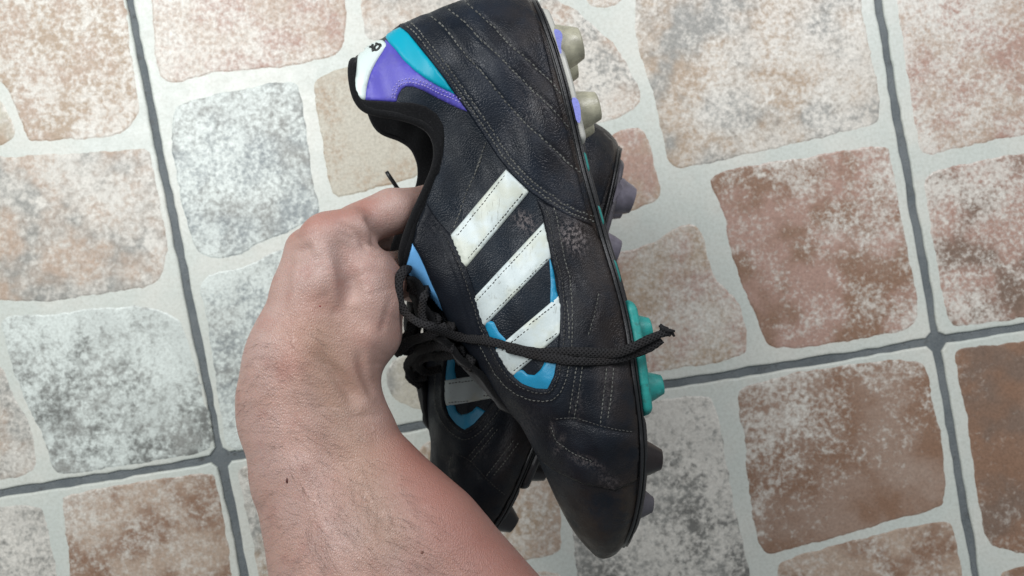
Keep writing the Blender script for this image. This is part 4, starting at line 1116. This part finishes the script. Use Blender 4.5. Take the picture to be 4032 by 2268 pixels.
def vnormals(V, Q):
    fn = np.cross(V[Q[:, 2]] - V[Q[:, 0]], V[Q[:, 3]] - V[Q[:, 1]]); N = np.zeros_like(V)
    for k in range(4): np.add.at(N, Q[:, k], fn)
    return N / (np.linalg.norm(N, axis=1)[:, None] + 1e-12)
def laplace(V, Q, it, lam=.5):
    E = np.vstack([Q[:, [k, (k + 1) % 4]] for k in range(4)]); 
    for i in range(it):
        A_ = np.zeros_like(V); c = np.zeros(len(V))
        np.add.at(A_, E[:, 0], V[E[:, 1]]); np.add.at(c, E[:, 0], 1); np.add.at(A_, E[:, 1], V[E[:, 0]]); np.add.at(c, E[:, 1], 1)
        V = V + lam * (A_ / c[:, None] - V)
    return V
AV = laplace(AV, AQ, 7)
AN = vnormals(AV, AQ)
dd = H - AV[:, 2]; AP = np.stack([CX + AV[:, 0] * FS / dd, CY - AV[:, 1] * FS / dd], 1)
facing1 = sstep(.15, .6, AN[:, 2]) * sstep(ZA - .02, ZA, AV[:, 2])
def R5(p): return cropA(p, 900, 650, 2.131)
def R9(p): return cropA(p, 900, 1200, 2.415)
disp = np.zeros(len(AV))
facing2 = sstep(-.1, .2, AN[:, 2]) * sstep(ZA - .03, ZA - .01, AV[:, 2])
def relief(line, h, w, curve=True):
    global disp
    facing = facing2 if w < 14 and h < -.0011 else facing1
    L = catmull(line, 6) if curve and len(line) > 2 else np.array(line, float)
    d = poly_dist(AP, L); disp = disp + (h if w < 16 else 1.25 * h) * np.exp(-(d / w) ** 2) * facing * (1 - np.exp(-(np.linalg.norm(AP - L[0], axis=1) / (2.6 * w)) ** 2)) * (1 - np.exp(-(np.linalg.norm(AP - L[-1], axis=1) / (1.6 * w)) ** 2)) if w < 45 else disp + .9 * h * np.exp(-(d / w) ** 2) * facing
# creases at the base of the index finger
relief(R5([(1120, 420), (1170, 460), (1205, 520), (1228, 600), (1225, 690)]), -.0024, 11)
relief(R5([(900, 440), (1000, 520), (1090, 600), (1150, 680), (1200, 700)]), -.0014, 13)
relief(R5([(880, 560), (1000, 600), (1090, 660)]), -.0006, 12)
relief(R5([(1060, 420), (1130, 500), (1180, 600), (1190, 680)]), .0007, 20)
# hollow between thumb and index bones, tendon ridges, veins
relief(R5([(820, 680), (920, 780), (1000, 900), (1040, 1050), (1050, 1180)]), -.0022, 34)
relief(R5([(600, 720), (700, 700), (800, 740), (860, 860), (900, 1050), (900, 1250)]), .0014, 30)
relief(R5([(1100, 1350), (1150, 1180), (1180, 1000), (1250, 850)]), .0010, 40)
relief(R5([(520, 700), (560, 850), (560, 1050), (520, 1300)]), .0008, 26)
relief(R5([(640, 640), (560, 800)]), -.0008, 22)
relief(R5([(470, 720), (520, 790), (500, 900)]), -.0008, 20)
relief([(1270, 1120), (1290, 1070)], .0022, 62, False)
relief([(1255, 1010), (1330, 975), (1390, 1010)], -.0008, 30)
relief([(1150, 1010), (1205, 985), (1250, 1000)], -.0010, 20)
relief([(1195, 930), (1215, 960), (1200, 1000)], -.0008, 14)
relief([(1480, 1150), (1500, 1230), (1470, 1320)], .0012, 48)
relief([(1560, 1150), (1530, 1200), (1490, 1330)], -.0006, 14)
# wrist: thumb tendons, snuffbox hollow and skin folds
relief(R9([(780, 330), (870, 480), (1010, 640), (1160, 830), (1260, 1000)]), -.0022, 34)
relief(R9([(900, 420), (1060, 560), (1180, 680), (1290, 860), (1400, 1080)]), .0006, 24)
relief(R9([(1200, 400), (1240, 520), (1290, 680), (1380, 900)]), -.0009, 17)
relief(R9([(1350, 400), (1400, 500), (1430, 620)]), -.0005, 14)
relief(R9([(1280, 440), (1330, 560), (1370, 740)]), .0004, 15)
relief(R9([(560, 300), (620, 600), (740, 1000), (900, 1400)]), .0010, 40)
relief(R9([(300, 420), (420, 640), (560, 860)]), -.0008, 40)
relief([(1300, 1800), (1420, 1950), (1560, 2150), (1700, 2300)], -.0012, 50)
relief([(1180, 1850), (1260, 2050), (1380, 2300)], .0012, 60)
for i in range(26):                                   # fine random wrinkles over knuckles and wrist
    c = np.array([RNG.uniform(1120, 1560), RNG.uniform(880, 1650)]); a = RNG.uniform(-.5, .9); l = RNG.uniform(30, 80)
    relief([c - l * np.array([math.cos(a), math.sin(a)]), c + l * np.array([math.cos(a), math.sin(a)])], -.00025, 6, False)
AV = AV + AN * disp[:, None]
flush = np.clip(np.exp(-(poly_dist(AP, np.array([(1640, 1800), (1800, 2050), (2000, 2250)])) / 190) ** 2) * 1.0 + .8 * np.exp(-(poly_dist(AP, np.array([(1130, 900), (1290, 850), (1420, 800)])) / 60) ** 2)
                + .6 * np.exp(-(poly_dist(AP, np.array([(1230, 1220), (1150, 1420)])) / 70) ** 2), 0, 1)
tan = np.clip(np.exp(-(poly_dist(AP, np.array([(1250, 1330), (1330, 1560), (1420, 1800), (1500, 2100)])) / 120) ** 2), 0, 1)
ARM = mesh_obj('person', AV, AQ.tolist(), m_skin(), None, attrs={'flush': flush, 'tan': tan})
ARM['label'] = 'bare left forearm and hand gripping the boots by the collar, back of hand up'
ARM['category'] = 'person'
ABVH = BVHTree.FromPolygons([Vector(v) for v in AV], AQ.tolist())

# moles and a red spot
def blob(sx, sy, ra, rb, mat, hgt=.0004):
    loc, nrm, _, _ = ABVH.ray_cast(EYE, ray(sx, sy)); V = [tuple(loc + nrm * hgt)]; F = []
    t = nrm.cross(Vector((0, 1, 0))).normalized(); u2 = nrm.cross(t)
    for r, h in ((.5, hgt * .85), (1.0, 0.0), (1.05, -.0003)):
        for k in range(12):
            a = 2 * math.pi * k / 12; V.append(tuple(loc + t * (ra * r * math.cos(a)) + u2 * (rb * r * math.sin(a)) + nrm * h))
    for k in range(12): F.append((0, 1 + k, 1 + (k + 1) % 12))
    for i in range(2):
        for k in range(12): F.append((1 + i * 12 + k, 13 + i * 12 + k, 13 + i * 12 + (k + 1) % 12, 1 + i * 12 + (k + 1) % 12))
    o = mesh_obj('mole', V, F, mat, ARM)
M_MOLE = m_plain('mole_brown', (0.075, 0.018, 0.014, 1), .5, .1, 0); M_SPOT = m_plain('red_spot', (0.22, 0.03, 0.03, 1), .5, .1, 0)
blob(1130, 1893, .0006, .0013, M_MOLE); blob(1662, 2175, .0007, .0007, m_plain('pale_mole', (0.20, 0.085, 0.06, 1), .5, .1, 0), .0002); blob(1260, 1206, .0005, .0004, M_SPOT, .0002)

# arm hair
V = []; F = []
def hair(root, nrm, d, ln, r):
    b0 = len(V); P = []; p = root.copy(); dirv = (d + nrm * .55).normalized(); n = 6
    bend = Vector(RNG.normal(size=3) * .12)
    for i in range(n + 1):
        P.append(p.copy()); p = p + dirv * (ln / n); dirv = (dirv + bend - nrm * .16).normalized()
    for i, q in enumerate(P):
        rr = r * (1 - i / (n + .5)); s = dirv.cross(nrm).normalized() if dirv.cross(nrm).length > .01 else Vector((1, 0, 0))
        for a in (0, 2.09, 4.19): V.append(tuple(q + s * (rr * math.cos(a)) + nrm * (rr * math.sin(a))))
    for i in range(n):
        for k in range(3): F.append((b0 + i * 3 + k, b0 + i * 3 + (k + 1) % 3, b0 + i * 3 + 3 + (k + 1) % 3, b0 + i * 3 + 3 + k))
cnt = 0
while cnt < 1000:
    sx, sy = RNG.uniform(920, 1900), RNG.uniform(1190, 2268)
    dens = sstep(1180, 1420, sy)
    # fewer on the inner (right) side
    right = 1480 + max(0, sy - 1600) * .92; dens *= 1 - sstep(right - 330 - max(0, sy - 1900) * .2, right - 90, sx)
    if RNG.uniform() > dens: continue
    loc, nrm, idx, _ = ABVH.ray_cast(EYE, ray(sx, sy))
    if loc is None: continue
    cnt += 1
    lx = (sx - (950 + max(0, sy - 1800) * .25)) / 500
    ang = (math.pi + .5 - lx * 1.3) if lx < .35 else (-.55 - .35 * math.sin(sy / 140))
    ang += RNG.normal() * .28
    d = Vector((math.cos(ang), math.sin(ang), 0)); d = (d - nrm * d.dot(nrm)).normalized()
    hair(loc, nrm, d, RNG.uniform(.006, .014), RNG.uniform(.000028, .000050))
hb = MatB('arm_hair'); hb.set(Base_Color=(0.070, 0.040, 0.028, 1), Roughness=.5)
ho = mesh_obj('hair', V, F, hb.m, ARM); ho['kind'] = 'stuff'
